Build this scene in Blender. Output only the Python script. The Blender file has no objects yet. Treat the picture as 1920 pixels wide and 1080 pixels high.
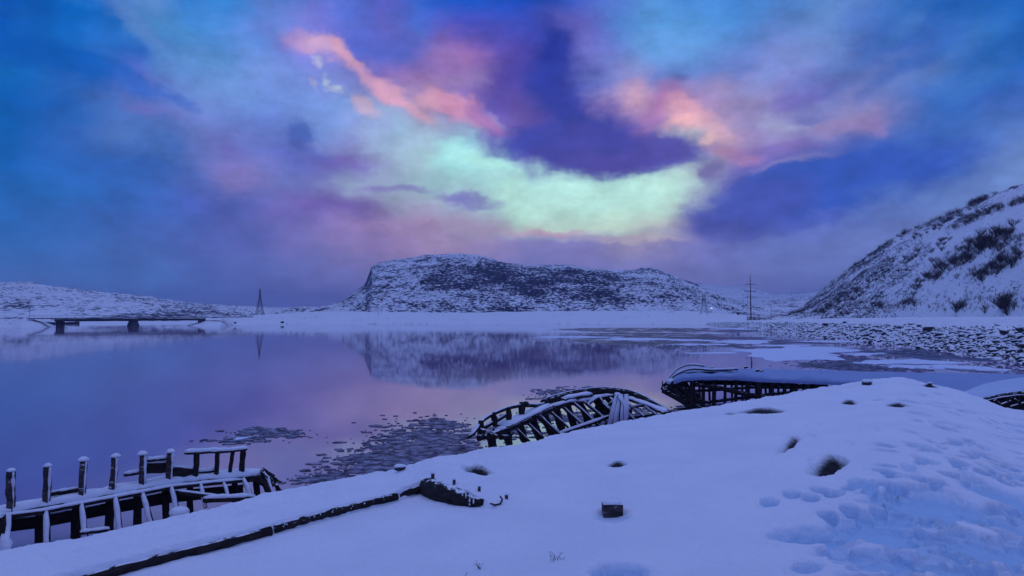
import bpy, math, random
import numpy as np
from mathutils import Vector, Matrix
from mathutils.bvhtree import BVHTree

random.seed(7)
rng = np.random.default_rng(11)
scene = bpy.context.scene
COL = scene.collection

# ------------------------------------------------------------------ camera
CAM_H = 3.3
PITCH = math.radians(2.35)
FPX = 1387.0
cam_d = bpy.data.cameras.new('camera')
cam_d.sensor_width = 36.0
cam_d.lens = 36.0 * FPX / 1920.0
cam_d.clip_end = 20000
cam_d.clip_start = 0.05
cam = bpy.data.objects.new('camera', cam_d)
COL.objects.link(cam)
cam.location = (0, 0, CAM_H)
cam.rotation_euler = (math.pi / 2 + PITCH, 0, 0)
scene.camera = cam

scene.view_settings.view_transform = 'Standard'
scene.view_settings.look = 'None'
scene.view_settings.exposure = 0.0
scene.view_settings.gamma = 1.0
scene.view_settings.use_curve_mapping = False
scene.render.engine = 'CYCLES'
scene.cycles.use_denoising = True
scene.cycles.max_bounces = 6
scene.cycles.volume_bounces = 0
scene.cycles.caustics_reflective = False
scene.cycles.caustics_refractive = False

CP, SP = math.cos(PITCH), math.sin(PITCH)

def ray(px, py):
    u, v = (px - 960) / FPX, (540 - py) / FPX
    return Vector((u, CP - v * SP, SP + v * CP))

def at_depth(px, py, D):
    """world point seen at a photo pixel, D metres ahead (along +Y)"""
    d = ray(px, py)
    return Vector((0, 0, CAM_H)) + d * (D / d.y)

def at_z(px, py, z):
    d = ray(px, py)
    return Vector((0, 0, CAM_H)) + d * ((z - CAM_H) / d.z)

def azel(px, py):
    d = ray(px, py).normalized()
    return math.degrees(math.atan2(d.x, d.y)), math.degrees(math.asin(d.z))

def s2l(c):
    c = c / 255.0
    return c / 12.92 if c <= 0.04045 else ((c + 0.055) / 1.055) ** 2.4

def lin(rgb):
    return (s2l(rgb[0]), s2l(rgb[1]), s2l(rgb[2]), 1.0)

# ------------------------------------------------------------------ sky
SKY_ROWS = {
 0: [(0,30,115,190),(50,58,128,205),(100,72,133,210),(150,60,122,205),(200,92,136,205),(240,75,138,210),(280,25,128,215),(340,8,122,218),(400,35,132,210),(480,58,128,205),(560,65,108,200),(640,70,104,196),(700,80,92,190),(740,88,94,195),(780,55,100,200),(850,28,85,196),(950,18,80,192),(1000,20,72,185),(1050,52,82,185),(1120,75,102,198),(1170,84,124,205),(1230,80,142,210),(1300,65,133,215),(1400,62,128,205),(1500,76,132,205),(1550,72,130,202),(1620,80,114,198),(1690,20,83,180),(1780,8,82,172),(1920,0,92,182)],
 50: [(0,0,98,175),(40,5,112,190),(80,52,128,205),(150,58,122,205),(190,52,108,196),(230,92,136,205),(280,92,140,206),(340,60,132,215),(440,62,134,215),(520,105,130,212),(600,112,118,210),(660,80,108,205),(730,98,98,190),(790,75,108,205),(830,88,90,190),(880,72,78,188),(960,62,76,180),(1000,50,72,178),(1050,94,94,185),(1110,98,104,200),(1160,80,128,205),(1200,88,152,220),(1280,88,152,220),(1360,72,138,214),(1480,84,132,207),(1560,98,142,206),(1620,88,126,200),(1720,58,116,194),(1790,28,98,185),(1920,0,93,180)],
 100: [(0,0,78,184),(60,0,88,180),(150,0,98,185),(190,25,103,190),(220,58,126,205),(280,74,142,206),(340,74,138,206),(400,72,138,214),(480,96,138,220),(540,126,130,215),(600,128,124,215),(680,86,104,205),(760,90,106,204),(810,138,110,182),(860,150,110,170),(900,132,98,175),(940,76,74,180),(970,84,72,170),(1010,38,56,160),(1050,42,60,164),(1080,108,108,190),(1150,108,124,206),(1210,104,158,224),(1300,98,154,220),(1400,88,134,208),(1480,108,138,210),(1560,104,142,208),(1620,70,110,190),(1680,58,116,194),(1740,30,94,180),(1850,30,99,186),(1920,24,98,188)],
 150: [(0,0,84,180),(60,20,99,186),(120,5,99,186),(200,40,108,194),(250,30,94,190),(290,55,112,200),(330,84,142,210),(400,98,152,220),(440,113,152,224),(540,120,140,225),(620,128,144,220),(700,118,110,192),(760,148,114,180),(810,158,119,184),(860,138,112,188),(900,90,75,170),(960,78,70,166),(1020,38,60,160),(1080,60,65,168),(1120,108,126,210),(1180,148,146,204),(1240,100,126,200),(1300,104,142,218),(1400,110,130,206),(1480,128,138,208),(1560,108,138,208),(1640,56,100,185),(1740,58,103,186),(1850,54,116,190),(1920,20,94,184)],
 200: [(0,0,103,184),(50,25,103,188),(120,48,103,185),(200,64,108,190),(270,96,108,194),(320,84,113,186),(380,108,148,214),(430,113,153,224),(540,113,143,224),(640,124,158,224),(720,150,170,215),(800,158,140,182),(870,138,114,185),(920,95,84,174),(960,98,82,170),(1030,60,74,168),(1100,74,74,168),(1140,148,124,184),(1180,182,148,188),(1230,168,129,184),(1300,164,130,184),(1380,152,138,188),(1440,148,142,194),(1490,125,118,190),(1540,90,104,185),(1600,98,118,190),(1680,103,124,190),(1780,74,118,190),(1850,35,99,186),(1920,30,99,189)],
 250: [(0,0,94,176),(60,10,94,184),(120,35,99,185),(200,64,108,186),(280,84,114,190),(340,103,124,200),(400,113,138,214),(480,104,133,214),(540,108,130,214),(600,118,148,220),(660,148,160,214),(730,158,192,224),(800,164,189,214),(870,152,189,214),(920,148,130,190),(960,122,112,188),(1000,80,80,174),(1080,60,69,168),(1160,78,74,165),(1240,128,118,180),(1290,188,196,208),(1340,198,168,198),(1400,148,138,194),(1480,162,166,206),(1550,148,152,204),(1620,148,138,190),(1700,94,118,190),(1760,46,103,190),(1850,54,104,194),(1920,68,110,195)],
 300: [(0,0,94,176),(60,20,98,185),(130,44,99,185),(220,78,118,190),(300,70,112,190),(370,108,126,200),(430,110,110,190),(480,108,120,198),(540,94,108,194),(600,108,108,190),(680,128,118,186),(740,158,186,205),(800,160,198,206),(840,160,230,228),(900,168,228,233),(940,158,212,220),(970,115,125,195),(1020,85,80,174),(1150,84,80,170),(1240,85,80,170),(1300,148,166,200),(1350,178,148,185),(1440,134,118,186),(1500,128,112,184),(1560,104,112,188),(1620,70,98,185),(1720,55,103,190),(1820,70,114,194),(1920,94,128,199)],
 345: [(0,10,94,176),(80,34,99,185),(200,45,99,185),(300,58,103,186),(380,98,113,190),(440,130,126,198),(480,122,122,195),(540,108,120,190),(600,114,118,190),(650,148,166,198),(720,148,162,195),(780,153,188,200),(860,162,206,212),(960,184,238,226),(1040,186,240,234),(1160,190,243,234),(1240,190,228,216),(1290,170,190,200),(1330,140,150,190),(1360,130,130,190),(1400,90,90,180),(1480,66,88,180),(1600,50,94,185),(1700,56,104,190),(1800,88,122,195),(1920,108,138,199)],
 395: [(0,28,102,184),(100,34,103,184),(200,48,103,185),(300,62,99,184),(350,74,94,184),(420,80,98,180),(480,94,104,184),(540,114,114,189),(600,119,108,180),(680,134,118,180),(740,158,163,194),(820,163,164,194),(880,160,168,200),(930,167,202,205),(960,178,222,208),(1060,192,238,224),(1160,196,236,216),(1260,182,212,202),(1310,150,152,190),(1370,100,100,184),(1480,60,88,180),(1600,60,102,188),(1700,92,122,194),(1920,108,138,199)],
 430: [(0,36,106,188),(150,50,104,185),(300,66,101,184),(420,84,100,182),(540,112,110,184),(620,128,114,180),(720,150,128,180),(820,166,148,184),(900,166,170,194),(960,178,198,192),(1060,192,222,208),(1160,196,226,208),(1250,188,194,196),(1300,140,136,190),(1360,98,104,186),(1480,88,108,190),(1600,96,118,194),(1920,110,138,200)],
 462: [(0,42,108,188),(200,56,106,186),(350,80,104,184),(480,90,101,181),(600,128,118,182),(720,150,130,184),(820,163,142,184),(900,158,142,188),(960,134,130,190),(1060,128,126,190),(1140,140,136,190),(1200,156,150,188),(1260,128,128,190),(1340,104,116,192),(1440,100,120,194),(1600,108,128,198),(1920,110,136,200)],
 510: [(0,62,114,190),(150,66,114,190),(300,76,115,190),(400,84,106,185),(540,100,112,185),(640,118,120,188),(760,134,126,188),(880,126,126,190),(1000,116,122,192),(1250,112,122,192),(1500,106,124,195),(1920,106,130,198)],
 570: [(0,82,118,190),(300,86,118,190),(480,92,108,184),(700,102,114,188),(960,112,118,190),(1250,110,118,190),(1500,100,120,194),(1920,100,124,195)],
 600: [(0,82,118,190),(480,90,106,182),(960,106,112,186),(1500,98,116,190),(1920,96,120,192)],
}
SKY_HIGH = [  # elevation deg, colours at az -180,-90,-35,0,35,90,180
 (31, [(86,118,198),(80,112,198),(66,124,210),(76,108,204),(54,112,200),(80,112,198),(86,118,198)]),
 (50, [(148,163,235),(144,161,235),(138,162,238),(142,159,238),(134,160,236),(144,161,235),(148,163,235)]),
 (88, [(174,188,250)]*7),
]
# cloud shapes: (px, py, half-width px, half-height px, turn deg, colour, strength, edge)
BLOBS = [
 # broad dark cloud upper left
 (110,112,130,34,8,(0,86,178),.8,.5),(262,160,60,22,28,(34,96,190),.7,.5),(330,186,56,16,24,(48,94,188),.6,.6),
 (285,218,60,14,2,(118,106,188),.4,.9),
 # wisps
 (250,48,120,22,32,(104,142,206),.5,.8),(560,190,150,40,40,(122,160,228),.35,.8),
 # dark small cloud
 (566,245,30,26,60,(72,102,186),.85,.5),(600,280,46,14,30,(88,100,184),.6,.6),
 (650,292,60,12,-8,(120,104,184),.55,.6),
 # purple haze cloud, left middle
 (435,330,60,18,10,(140,126,196),.5,.8),(640,385,90,22,10,(112,94,172),.75,.6),(560,400,80,24,0,(112,100,184),.5,.8),
 (745,350,70,8,0,(128,124,186),.7,.5),(880,372,52,13,8,(118,114,184),.85,.5),(910,384,40,8,-10,(128,128,184),.7,.5),
 (800,425,170,22,2,(168,138,180),.5,.9),
 # pink streak
 (560,72,40,19,10,(176,142,198),.7,.7),(610,84,56,17,8,(208,166,190),.85,.6),(652,104,34,18,35,(222,164,186),.8,.6),
 (690,142,54,16,40,(216,164,194),.8,.6),(745,180,56,18,28,(228,166,190),.88,.55),(812,182,44,18,10,(226,168,188),.8,.6),
 (858,202,54,16,28,(214,148,184),.85,.6),(916,226,46,15,38,(172,118,178),.85,.5),(790,206,30,12,30,(214,164,186),.7,.6),
 (935,222,40,7,36,(160,150,206),.5,.8),(870,145,44,24,-10,(158,136,188),.6,.9),(810,150,60,20,0,(160,132,188),.5,.9),
 # pale puffs
 (590,108,15,10,20,(188,188,214),.8,.8),(612,146,10,12,-30,(176,194,220),.8,.8),(635,157,14,8,15,(180,194,218),.75,.8),
 (580,150,9,10,20,(164,166,214),.8,.6),(680,192,26,20,30,(202,172,196),.85,.6),
 # glow, brightest
 (860,275,44,22,-10,(166,232,232),.85,.7),(915,305,70,16,16,(178,238,230),.85,.7),
 (1120,372,190,40,0,(192,244,234),.8,.7),
 # dark cloud bank, centre
 (1040,100,26,60,-22,(32,52,156),.8,.5),(1050,190,60,70,-15,(46,60,160),.8,.6),(1090,238,70,30,0,(48,66,160),.9,.6),
 (985,215,56,40,20,(108,84,166),.5,.8),
 (1110,274,180,40,3,(66,70,164),.97,.32),(1010,262,70,24,-20,(60,70,166),.8,.5),(1180,298,100,24,0,(80,76,168),.7,.4),
 (1250,272,60,26,25,(84,80,170),.8,.4),
 # rose clouds right of centre
 (1180,182,36,28,20,(216,172,196),.75,.8),(1232,196,52,22,-40,(172,118,182),.7,.7),(1290,212,62,22,14,(228,164,182),.85,.75),
 (1285,222,30,11,10,(250,190,196),.85,.8),(1345,244,38,24,30,(224,180,200),.75,.7),(1325,258,16,16,0,(236,196,200),.8,.7),
 (1390,160,80,22,-6,(168,150,194),.55,.8),(1280,150,26,14,0,(96,108,186),.7,.7),
 (1380,295,60,14,16,(200,140,180),.65,.8),(1500,175,70,18,-10,(112,106,184),.6,.7),(1530,210,50,16,10,(100,104,184),.6,.7),
 (1590,232,70,20,-6,(160,136,192),.75,.7),(1640,236,24,20,0,(180,138,192),.45,.9),
 (1330,324,24,24,0,(118,112,172),.9,.55),(1450,285,90,14,-4,(124,110,184),.7,.6),(1500,312,90,10,-10,(170,156,190),.6,.7),
 # blue wedge on the right
 (1560,345,250,44,-11,(48,86,184),.95,.35),(1420,385,110,36,-12,(64,84,180),.9,.45),(1480,415,130,14,-10,(72,92,184),.7,.5),
 (1680,70,90,16,-34,(74,124,198),.5,.8),(1840,150,110,22,-28,(62,118,192),.5,.8),(1700,135,100,16,-30,(40,94,182),.5,.7),
 (1480,118,90,24,-28,(122,146,212),.55,.8),
 # warm band under the glow
 (1010,440,90,9,0,(196,152,182),.8,.7),(1190,450,90,8,0,(200,186,194),.7,.7),(1090,449,110,7,2,(156,138,184),.6,.7),
 (1010,172,0,0,0,(0,0,0),0,.5),
]
SKY_GAIN = 1.0

world = bpy.data.worlds.new('World')
scene.world = world
world.use_nodes = True
nt = world.node_tree
for n in list(nt.nodes):
    nt.nodes.remove(n)
N, L = nt.nodes, nt.links

def wmath(op, a, b=None, clamp=False):
    n = N.new('ShaderNodeMath'); n.operation = op; n.use_clamp = clamp
    for i, v in enumerate((a, b)):
        if v is None: continue
        if isinstance(v, (int, float)): n.inputs[i].default_value = v
        else: L.new(v, n.inputs[i])
    return n.outputs[0]

def wmix(fac, a, b):
    n = N.new('ShaderNodeMix'); n.data_type = 'RGBA'; n.clamp_factor = True
    if isinstance(fac, (int, float)): n.inputs[0].default_value = fac
    else: L.new(fac, n.inputs[0])
    for s, v in ((n.inputs[6], a), (n.inputs[7], b)):
        if isinstance(v, tuple): s.default_value = v
        else: L.new(v, s)
    return n.outputs[2]

tc = N.new('ShaderNodeTexCoord')
sep = N.new('ShaderNodeSeparateXYZ'); L.new(tc.outputs['Generated'], sep.inputs[0])
az = wmath('MULTIPLY', wmath('ARCTAN2', sep.outputs[0], sep.outputs[1]), 180 / math.pi)
el = wmath('MULTIPLY', wmath('ARCSINE', sep.outputs[2]), 180 / math.pi)
comb = N.new('ShaderNodeCombineXYZ'); L.new(az, comb.inputs[0]); L.new(el, comb.inputs[1])

def wnoise(scale, detail, sz, offs, rough=0.55):
    m = N.new('ShaderNodeMapping'); L.new(tc.outputs['Generated'], m.inputs[0])
    m.inputs['Scale'].default_value = (1, 1, sz); m.inputs['Location'].default_value = offs
    n = N.new('ShaderNodeTexNoise'); n.inputs['Scale'].default_value = scale
    n.inputs['Detail'].default_value = detail; n.inputs['Roughness'].default_value = rough
    L.new(m.outputs[0], n.inputs['Vector'])
    return n

def warp(vec, noise, ax, ay):
    v = N.new('ShaderNodeVectorMath'); v.operation = 'SUBTRACT'
    L.new(noise.outputs['Color'], v.inputs[0]); v.inputs[1].default_value = (.5, .5, .5)
    w = N.new('ShaderNodeVectorMath'); w.operation = 'MULTIPLY_ADD'
    L.new(v.outputs[0], w.inputs[0]); w.inputs[1].default_value = (ax, ay, 0); L.new(vec, w.inputs[2])
    return w.outputs[0]

n1 = wnoise(9.0, 3.0, 1.6, (3.1, 1.7, 0.4), .5)
n2 = wnoise(28.0, 7.0, 1.5, (7.1, 2.7, 1.4), .66)
n4 = wnoise(20.0, 8.0, 1.5, (2.2, 9.7, 3.4), .64)
ero = wmath('MULTIPLY', wmath('SUBTRACT', n4.outputs['Fac'], 0.5), 1.7)
pos = warp(comb.outputs[0], n1, 4.6, 2.9)
pos = warp(pos, n2, 2.3, 1.7)
psep = N.new('ShaderNodeSeparateXYZ'); L.new(pos, psep.inputs[0])
u01 = wmath('MULTIPLY_ADD', psep.outputs[0], 1 / 360.0); u01.node.inputs[2].default_value = 0.5
pel = psep.outputs[1]

def row_ramp(stops):
    r = N.new('ShaderNodeValToRGB'); L.new(u01, r.inputs[0])
    e = r.color_ramp.elements
    stops = sorted(stops)
    e[0].position = stops[0][0]; e[0].color = stops[0][1]
    e[1].position = stops[-1][0]; e[1].color = stops[-1][1]
    for p_, c_ in stops[1:-1]:
        k = e.new(p_); k.color = c_
    return r.outputs[0]

rows = []
for y in sorted(SKY_ROWS):
    st = SKY_ROWS[y]
    e_ = azel(960, y)[1]
    out = [((azel(s[0], y)[0] + 180) / 360, lin(s[1:])) for s in st]
    far = lin((78, 110, 188)) if y < 400 else lin((88, 114, 188))
    out = [(0.0, far)] + out + [(1.0, far)]
    if len(out) > 32:
        out = out[:32]
    rows.append((e_, out))
for e_, cs in SKY_HIGH:
    rows.append((e_, [((a_ + 180) / 360, lin(c_)) for a_, c_ in zip((-180, -90, -35, 0, 35, 90, 180), cs)]))
rows.sort(key=lambda r: r[0])
colr = row_ramp(rows[0][1])
for i in range(1, len(rows)):
    mr = N.new('ShaderNodeMapRange'); mr.interpolation_type = 'LINEAR'
    L.new(pel, mr.inputs[0]); mr.inputs[1].default_value = rows[i - 1][0]; mr.inputs[2].default_value = rows[i][0]
    colr = wmix(mr.outputs[0], colr, row_ramp(rows[i][1]))
for (bx, by, rx, ry, tn, c, s, edge) in BLOBS:
    if s <= 0: continue
    a0, e0 = azel(bx, by)
    a1 = azel(bx + rx, by)[0] - a0
    e1 = e0 - azel(bx, by + ry)[1]
    m = N.new('ShaderNodeMapping'); m.vector_type = 'TEXTURE'
    L.new(pos, m.inputs[0])
    m.inputs['Location'].default_value = (a0, e0, 0)
    m.inputs['Rotation'].default_value = (0, 0, -math.radians(tn))
    m.inputs['Scale'].default_value = (a1 * 1.5, e1 * 1.5, 1)
    g = N.new('ShaderNodeTexGradient'); g.gradient_type = 'SPHERICAL'
    L.new(m.outputs[0], g.inputs[0])
    mr = N.new('ShaderNodeMapRange'); mr.interpolation_type = 'SMOOTHSTEP'
    L.new(wmath('ADD', g.outputs['Fac'], wmath('MULTIPLY', ero, wmath('MINIMUM', g.outputs['Fac'], .5))), mr.inputs[0]); mr.inputs[1].default_value = 0.0
    mr.inputs[2].default_value = min(1.0, edge + .22); mr.inputs[3].default_value = 0.0; mr.inputs[4].default_value = min(1.0, s * (.88 if c[0] > 150 and c[1] < 190 else 1.05))
    colr = wmix(mr.outputs[0], colr, lin(c))
# fine structure of the cloud cover
n3 = wnoise(15.0, 8.0, 1.7, (1.3, 8.2, 5.5), 0.66)
br = N.new('ShaderNodeMapRange'); L.new(n3.outputs['Fac'], br.inputs[0])
br.inputs[1].default_value = 0.3; br.inputs[2].default_value = 0.7; br.inputs[3].default_value = 0.80; br.inputs[4].default_value = 1.24
vm = N.new('ShaderNodeVectorMath'); vm.operation = 'SCALE'
L.new(colr, vm.inputs[0]); L.new(br.outputs[0], vm.inputs[3])
bg = N.new('ShaderNodeBackground'); bg.inputs[1].default_value = SKY_GAIN
L.new(vm.outputs[0], bg.inputs[0])
sky = N.new('ShaderNodeTexSky'); sky.sky_type = 'NISHITA'; sky.sun_disc = False
SUN_AZ, SUN_EL = math.radians(8.0), math.radians(3.0)
sky.sun_elevation = SUN_EL; sky.sun_rotation = SUN_AZ
bg2 = N.new('ShaderNodeBackground'); bg2.inputs[1].default_value = 0.0012
L.new(sky.outputs[0], bg2.inputs[0])
add = N.new('ShaderNodeAddShader'); L.new(bg.outputs[0], add.inputs[0]); L.new(bg2.outputs[0], add.inputs[1])
wo = N.new('ShaderNodeOutputWorld'); L.new(add.outputs[0], wo.inputs[0])
world.cycles.sampling_method = 'MANUAL'
world.cycles.sample_map_resolution = 512

sun_d = bpy.data.lights.new('sun', 'SUN')
sun_d.energy = 0.008; sun_d.angle = math.radians(120); sun_d.color = (0.9, 0.92, 1.0)
sun = bpy.data.objects.new('sun', sun_d); COL.objects.link(sun)
sdir = Vector((math.sin(SUN_AZ) * math.cos(math.radians(11)), math.cos(SUN_AZ) * math.cos(math.radians(11)), math.sin(math.radians(11))))
sun.rotation_euler = sdir.to_track_quat('Z', 'Y').to_euler()

# ------------------------------------------------------------------ noise (numpy)
def _hash(ix, iy, seed):
    h = (ix.astype(np.int64) * 374761393 + iy.astype(np.int64) * 668265263 + seed * 1442695041) & 0xffffffff
    h = ((h ^ (h >> 13)) * 1274126177) & 0xffffffff
    return ((h ^ (h >> 16)) & 0xffff) / 65535.0

def vnoise(x, y, seed=0):
    ix, iy = np.floor(x), np.floor(y)
    fx, fy = x - ix, y - iy
    fx = fx * fx * fx * (fx * (fx * 6 - 15) + 10); fy = fy * fy * fy * (fy * (fy * 6 - 15) + 10)
    a = _hash(ix, iy, seed); b = _hash(ix + 1, iy, seed); c = _hash(ix, iy + 1, seed); d = _hash(ix + 1, iy + 1, seed)
    return (a * (1 - fx) + b * fx) * (1 - fy) + (c * (1 - fx) + d * fx) * fy

def fbm(x, y, oct=5, seed=0, rough=0.5):
    s = np.zeros_like(x, dtype=float); amp = 1.0; tot = 0
    for o in range(oct):
        f = 2.03 ** o
        xr = x * math.cos(o * .7) - y * math.sin(o * .7); yr = x * math.sin(o * .7) + y * math.cos(o * .7)
        s += amp * (vnoise(xr * f + 17.3 * o, yr * f - 9.1 * o, seed + o) * 2 - 1); tot += amp; amp *= rough
    return s / tot

def ridged(x, y, oct=5, seed=0):
    s = np.zeros_like(x, dtype=float); amp = 1.0; tot = 0
    for o in range(oct):
        f = 2.1 ** o
        s += amp * (1 - np.abs(vnoise(x * f + 5.3 * o, y * f - 3.1 * o, seed + o) * 2 - 1)); tot += amp; amp *= 0.55
    return s / tot

def sstep(a, b, x):
    t = np.clip((x - a) / (b - a), 0, 1)
    return t * t * (3 - 2 * t)

# ------------------------------------------------------------------ materials
def new_mat(name):
    m = bpy.data.materials.new(name); m.use_nodes = True
    t = m.node_tree
    return m, t, t.nodes['Principled BSDF']

def nd(t, typ, **kw):
    n = t.nodes.new(typ)
    for k, v in kw.items(): setattr(n, k, v)
    return n

def noise_node(t, scale, detail=4, rough=0.5, mapscale=(1, 1, 1), coord='Object'):
    c = nd(t, 'ShaderNodeTexCoord'); mp = nd(t, 'ShaderNodeMapping'); mp.inputs['Scale'].default_value = mapscale
    t.links.new(c.outputs[coord], mp.inputs[0])
    n = nd(t, 'ShaderNodeTexNoise'); n.inputs['Scale'].default_value = scale
    n.inputs['Detail'].default_value = detail; n.inputs['Roughness'].default_value = rough
    t.links.new(mp.outputs[0], n.inputs['Vector'])
    return n

def tmath(t, op, a, b=None, c=None, clamp=False):
    n = nd(t, 'ShaderNodeMath', operation=op, use_clamp=clamp)
    for i, v in enumerate((a, b, c)):
        if v is None: continue
        if isinstance(v, (int, float)): n.inputs[i].default_value = v
        else: t.links.new(v, n.inputs[i])
    return n.outputs[0]

def tmix(t, fac, a, b):
    n = nd(t, 'ShaderNodeMix', data_type='RGBA')
    t.links.new(fac, n.inputs[0])
    for s, v in ((n.inputs[6], a), (n.inputs[7], b)):
        if isinstance(v, tuple): s.default_value = v
        else: t.links.new(v, s)
    return n.outputs[2]

def tstep(t, x, a, b, o0=0.0, o1=1.0):
    m = nd(t, 'ShaderNodeMapRange', interpolation_type='SMOOTHSTEP')
    t.links.new(x, m.inputs[0]); m.inputs[1].default_value = a; m.inputs[2].default_value = b
    m.inputs[3].default_value = o0; m.inputs[4].default_value = o1
    return m.outputs[0]

def bump(t, bsdf, h, strength, dist):
    b = nd(t, 'ShaderNodeBump'); b.inputs['Strength'].default_value = strength; b.inputs['Distance'].default_value = dist
    t.links.new(h, b.inputs['Height']); t.links.new(b.outputs[0], bsdf.inputs['Normal'])

SNOW = (0.85, 0.85, 0.88, 1)
WOOD = (0.022, 0.017, 0.018, 1)

def mat_snow(name='snow', fine=True, bare=False, k=(1, 1, 1)):
    m, t, b = new_mat(name)
    n = noise_node(t, 1.3, 5)
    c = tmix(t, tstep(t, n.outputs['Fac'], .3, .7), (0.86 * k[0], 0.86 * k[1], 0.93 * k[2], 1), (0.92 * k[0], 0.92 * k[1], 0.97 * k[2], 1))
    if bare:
        pk = nd(t, 'ShaderNodeAttribute', attribute_name='print_tint')
        c = tmix(t, tmath(t, 'MULTIPLY', pk.outputs['Fac'], .85), c, (0.40, 0.62, 0.84, 1))  # darker, bluer snow colour inside prints and troughs
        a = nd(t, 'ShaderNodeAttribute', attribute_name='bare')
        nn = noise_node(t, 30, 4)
        soil_shade = tmix(t, nn.outputs['Fac'], (0.002, 0.002, 0.004, 1), (0.009, 0.008, 0.011, 1))
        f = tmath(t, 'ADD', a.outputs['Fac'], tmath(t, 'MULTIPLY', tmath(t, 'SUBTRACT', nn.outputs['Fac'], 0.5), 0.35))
        c = tmix(t, tstep(t, f, .10, .72), c, soil_shade)  # dark soil in the pit, fading out as painted shade on its wall
    t.links.new(c, b.inputs['Base Color'])
    b.inputs['Roughness'].default_value = 0.75
    b.inputs['Specular IOR Level'].default_value = 0.25
    if fine:
        a1 = noise_node(t, 14, 6, .6); a2 = noise_node(t, 160, 3, .6)
        h = tmath(t, 'MULTIPLY_ADD', a2.outputs['Fac'], 0.12, a1.outputs['Fac'])
        bump(t, b, h, 1.0, 0.035)
    return m

def mat_wood(name='old_wood', snow=0.0, k=1.0):
    m, t, b = new_mat(name)
    n = noise_node(t, 9, 6, .65, (1, 1, 3)); g = noise_node(t, 60, 3, .6, (1, 1, .15))
    c = tmix(t, tstep(t, n.outputs['Fac'], .3, .75), (0.010 * k, 0.008 * k, 0.010 * k, 1), (0.045 * k, 0.032 * k, 0.030 * k, 1))
    if snow > 0:
        geo = nd(t, 'ShaderNodeNewGeometry'); s = nd(t, 'ShaderNodeSeparateXYZ'); t.links.new(geo.outputs['Normal'], s.inputs[0])
        fz = tmath(t, 'ADD', s.outputs[2], tmath(t, 'MULTIPLY', tmath(t, 'SUBTRACT', n.outputs['Fac'], .5), 1.4))
        c = tmix(t, tstep(t, fz, 1.0 - snow, 1.15 - snow), c, SNOW)
    t.links.new(c, b.inputs['Base Color']); b.inputs['Roughness'].default_value = 0.85
    b.inputs['Specular IOR Level'].default_value = 0.2
    bump(t, b, tmath(t, 'ADD', n.outputs['Fac'], g.outputs['Fac']), 0.6, 0.01)
    return m

def mat_hill(name, rock=(0.028, 0.026, 0.036, 1), sc=1.0, thr=0.5, width=0.09, slope=1.0, bw=.36):
    m, t, b = new_mat(name)
    geo = nd(t, 'ShaderNodeNewGeometry'); s = nd(t, 'ShaderNodeSeparateXYZ'); t.links.new(geo.outputs['Normal'], s.inputs[0])
    att = nd(t, 'ShaderNodeAttribute', attribute_name='bare')
    a = noise_node(t, 0.032 * sc, 8, .68, (1, .6, 2.2)); f = noise_node(t, 0.42 * sc, 6, .72, (.7, .5, 2.2))
    steep = tmath(t, 'MULTIPLY', tmath(t, 'SUBTRACT', 1.0, s.outputs[2]), 0.45 * slope)
    v = tmath(t, 'MULTIPLY_ADD', tmath(t, 'SUBTRACT', a.outputs['Fac'], .5), 1.5, steep)
    v = tmath(t, 'MULTIPLY_ADD', tmath(t, 'SUBTRACT', f.outputs['Fac'], .5), 2.3, v)
    v = tmath(t, 'MULTIPLY_ADD', att.outputs['Fac'], bw, v)
    mask = tstep(t, v, thr, thr + width)
    rc = tmix(t, f.outputs['Fac'], rock, tuple(min(1, c * 2.2) for c in rock[:3]) + (1,))
    c = tmix(t, mask, (0.84, 0.84, 0.88, 1), rc)
    t.links.new(c, b.inputs['Base Color']); b.inputs['Roughness'].default_value = 0.9
    b.inputs['Specular IOR Level'].default_value = 0.1
    bump(t, b, f.outputs['Fac'], 0.8, 1.2 / sc)
    return m

def mat_plain(name, c, rough=0.6, metal=0.0, emit=None):
    m, t, b = new_mat(name)
    n = noise_node(t, 6, 4)
    cc = tmix(t, n.outputs['Fac'], tuple(v * .75 for v in c) + (1,), tuple(min(1, v * 1.25) for v in c) + (1,))
    t.links.new(cc, b.inputs['Base Color']); b.inputs['Roughness'].default_value = rough; b.inputs['Metallic'].default_value = metal
    if emit:
        b.inputs['Emission Color'].default_value = emit[0] + (1,); b.inputs['Emission Strength'].default_value = emit[1]
    return m

M_SNOWG = mat_snow('snow_ground', True, True)
M_SNOW = mat_snow('snow_cap')
M_SNOW_SHADED = mat_snow('shaded_snow', True, False, (.32, .42, .62))  # deck snow, its shade painted in as a darker, bluer colour
M_WOOD = mat_wood('weathered_wood', .14)
M_WOODS = mat_wood('snowy_wood', 0.42)
M_FROST = mat_wood('frosted_wood', 0.86, 2.6)
M_IRON = mat_plain('rusty_iron', (0.03, 0.022, 0.022), .7, .3)
M_STEEL = mat_plain('dark_steel', (0.05, 0.05, 0.06), .6, .4)
M_CONC = mat_plain('concrete', (0.07, 0.07, 0.08), .9)
M_TWIG = mat_plain('twig_bark', (0.045, 0.030, 0.030), .9)
M_LAMP = mat_plain('lamp_glass', (0.8, 0.8, 0.8), .4, 0, ((1.0, 0.97, 0.9), 3.0))

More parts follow.
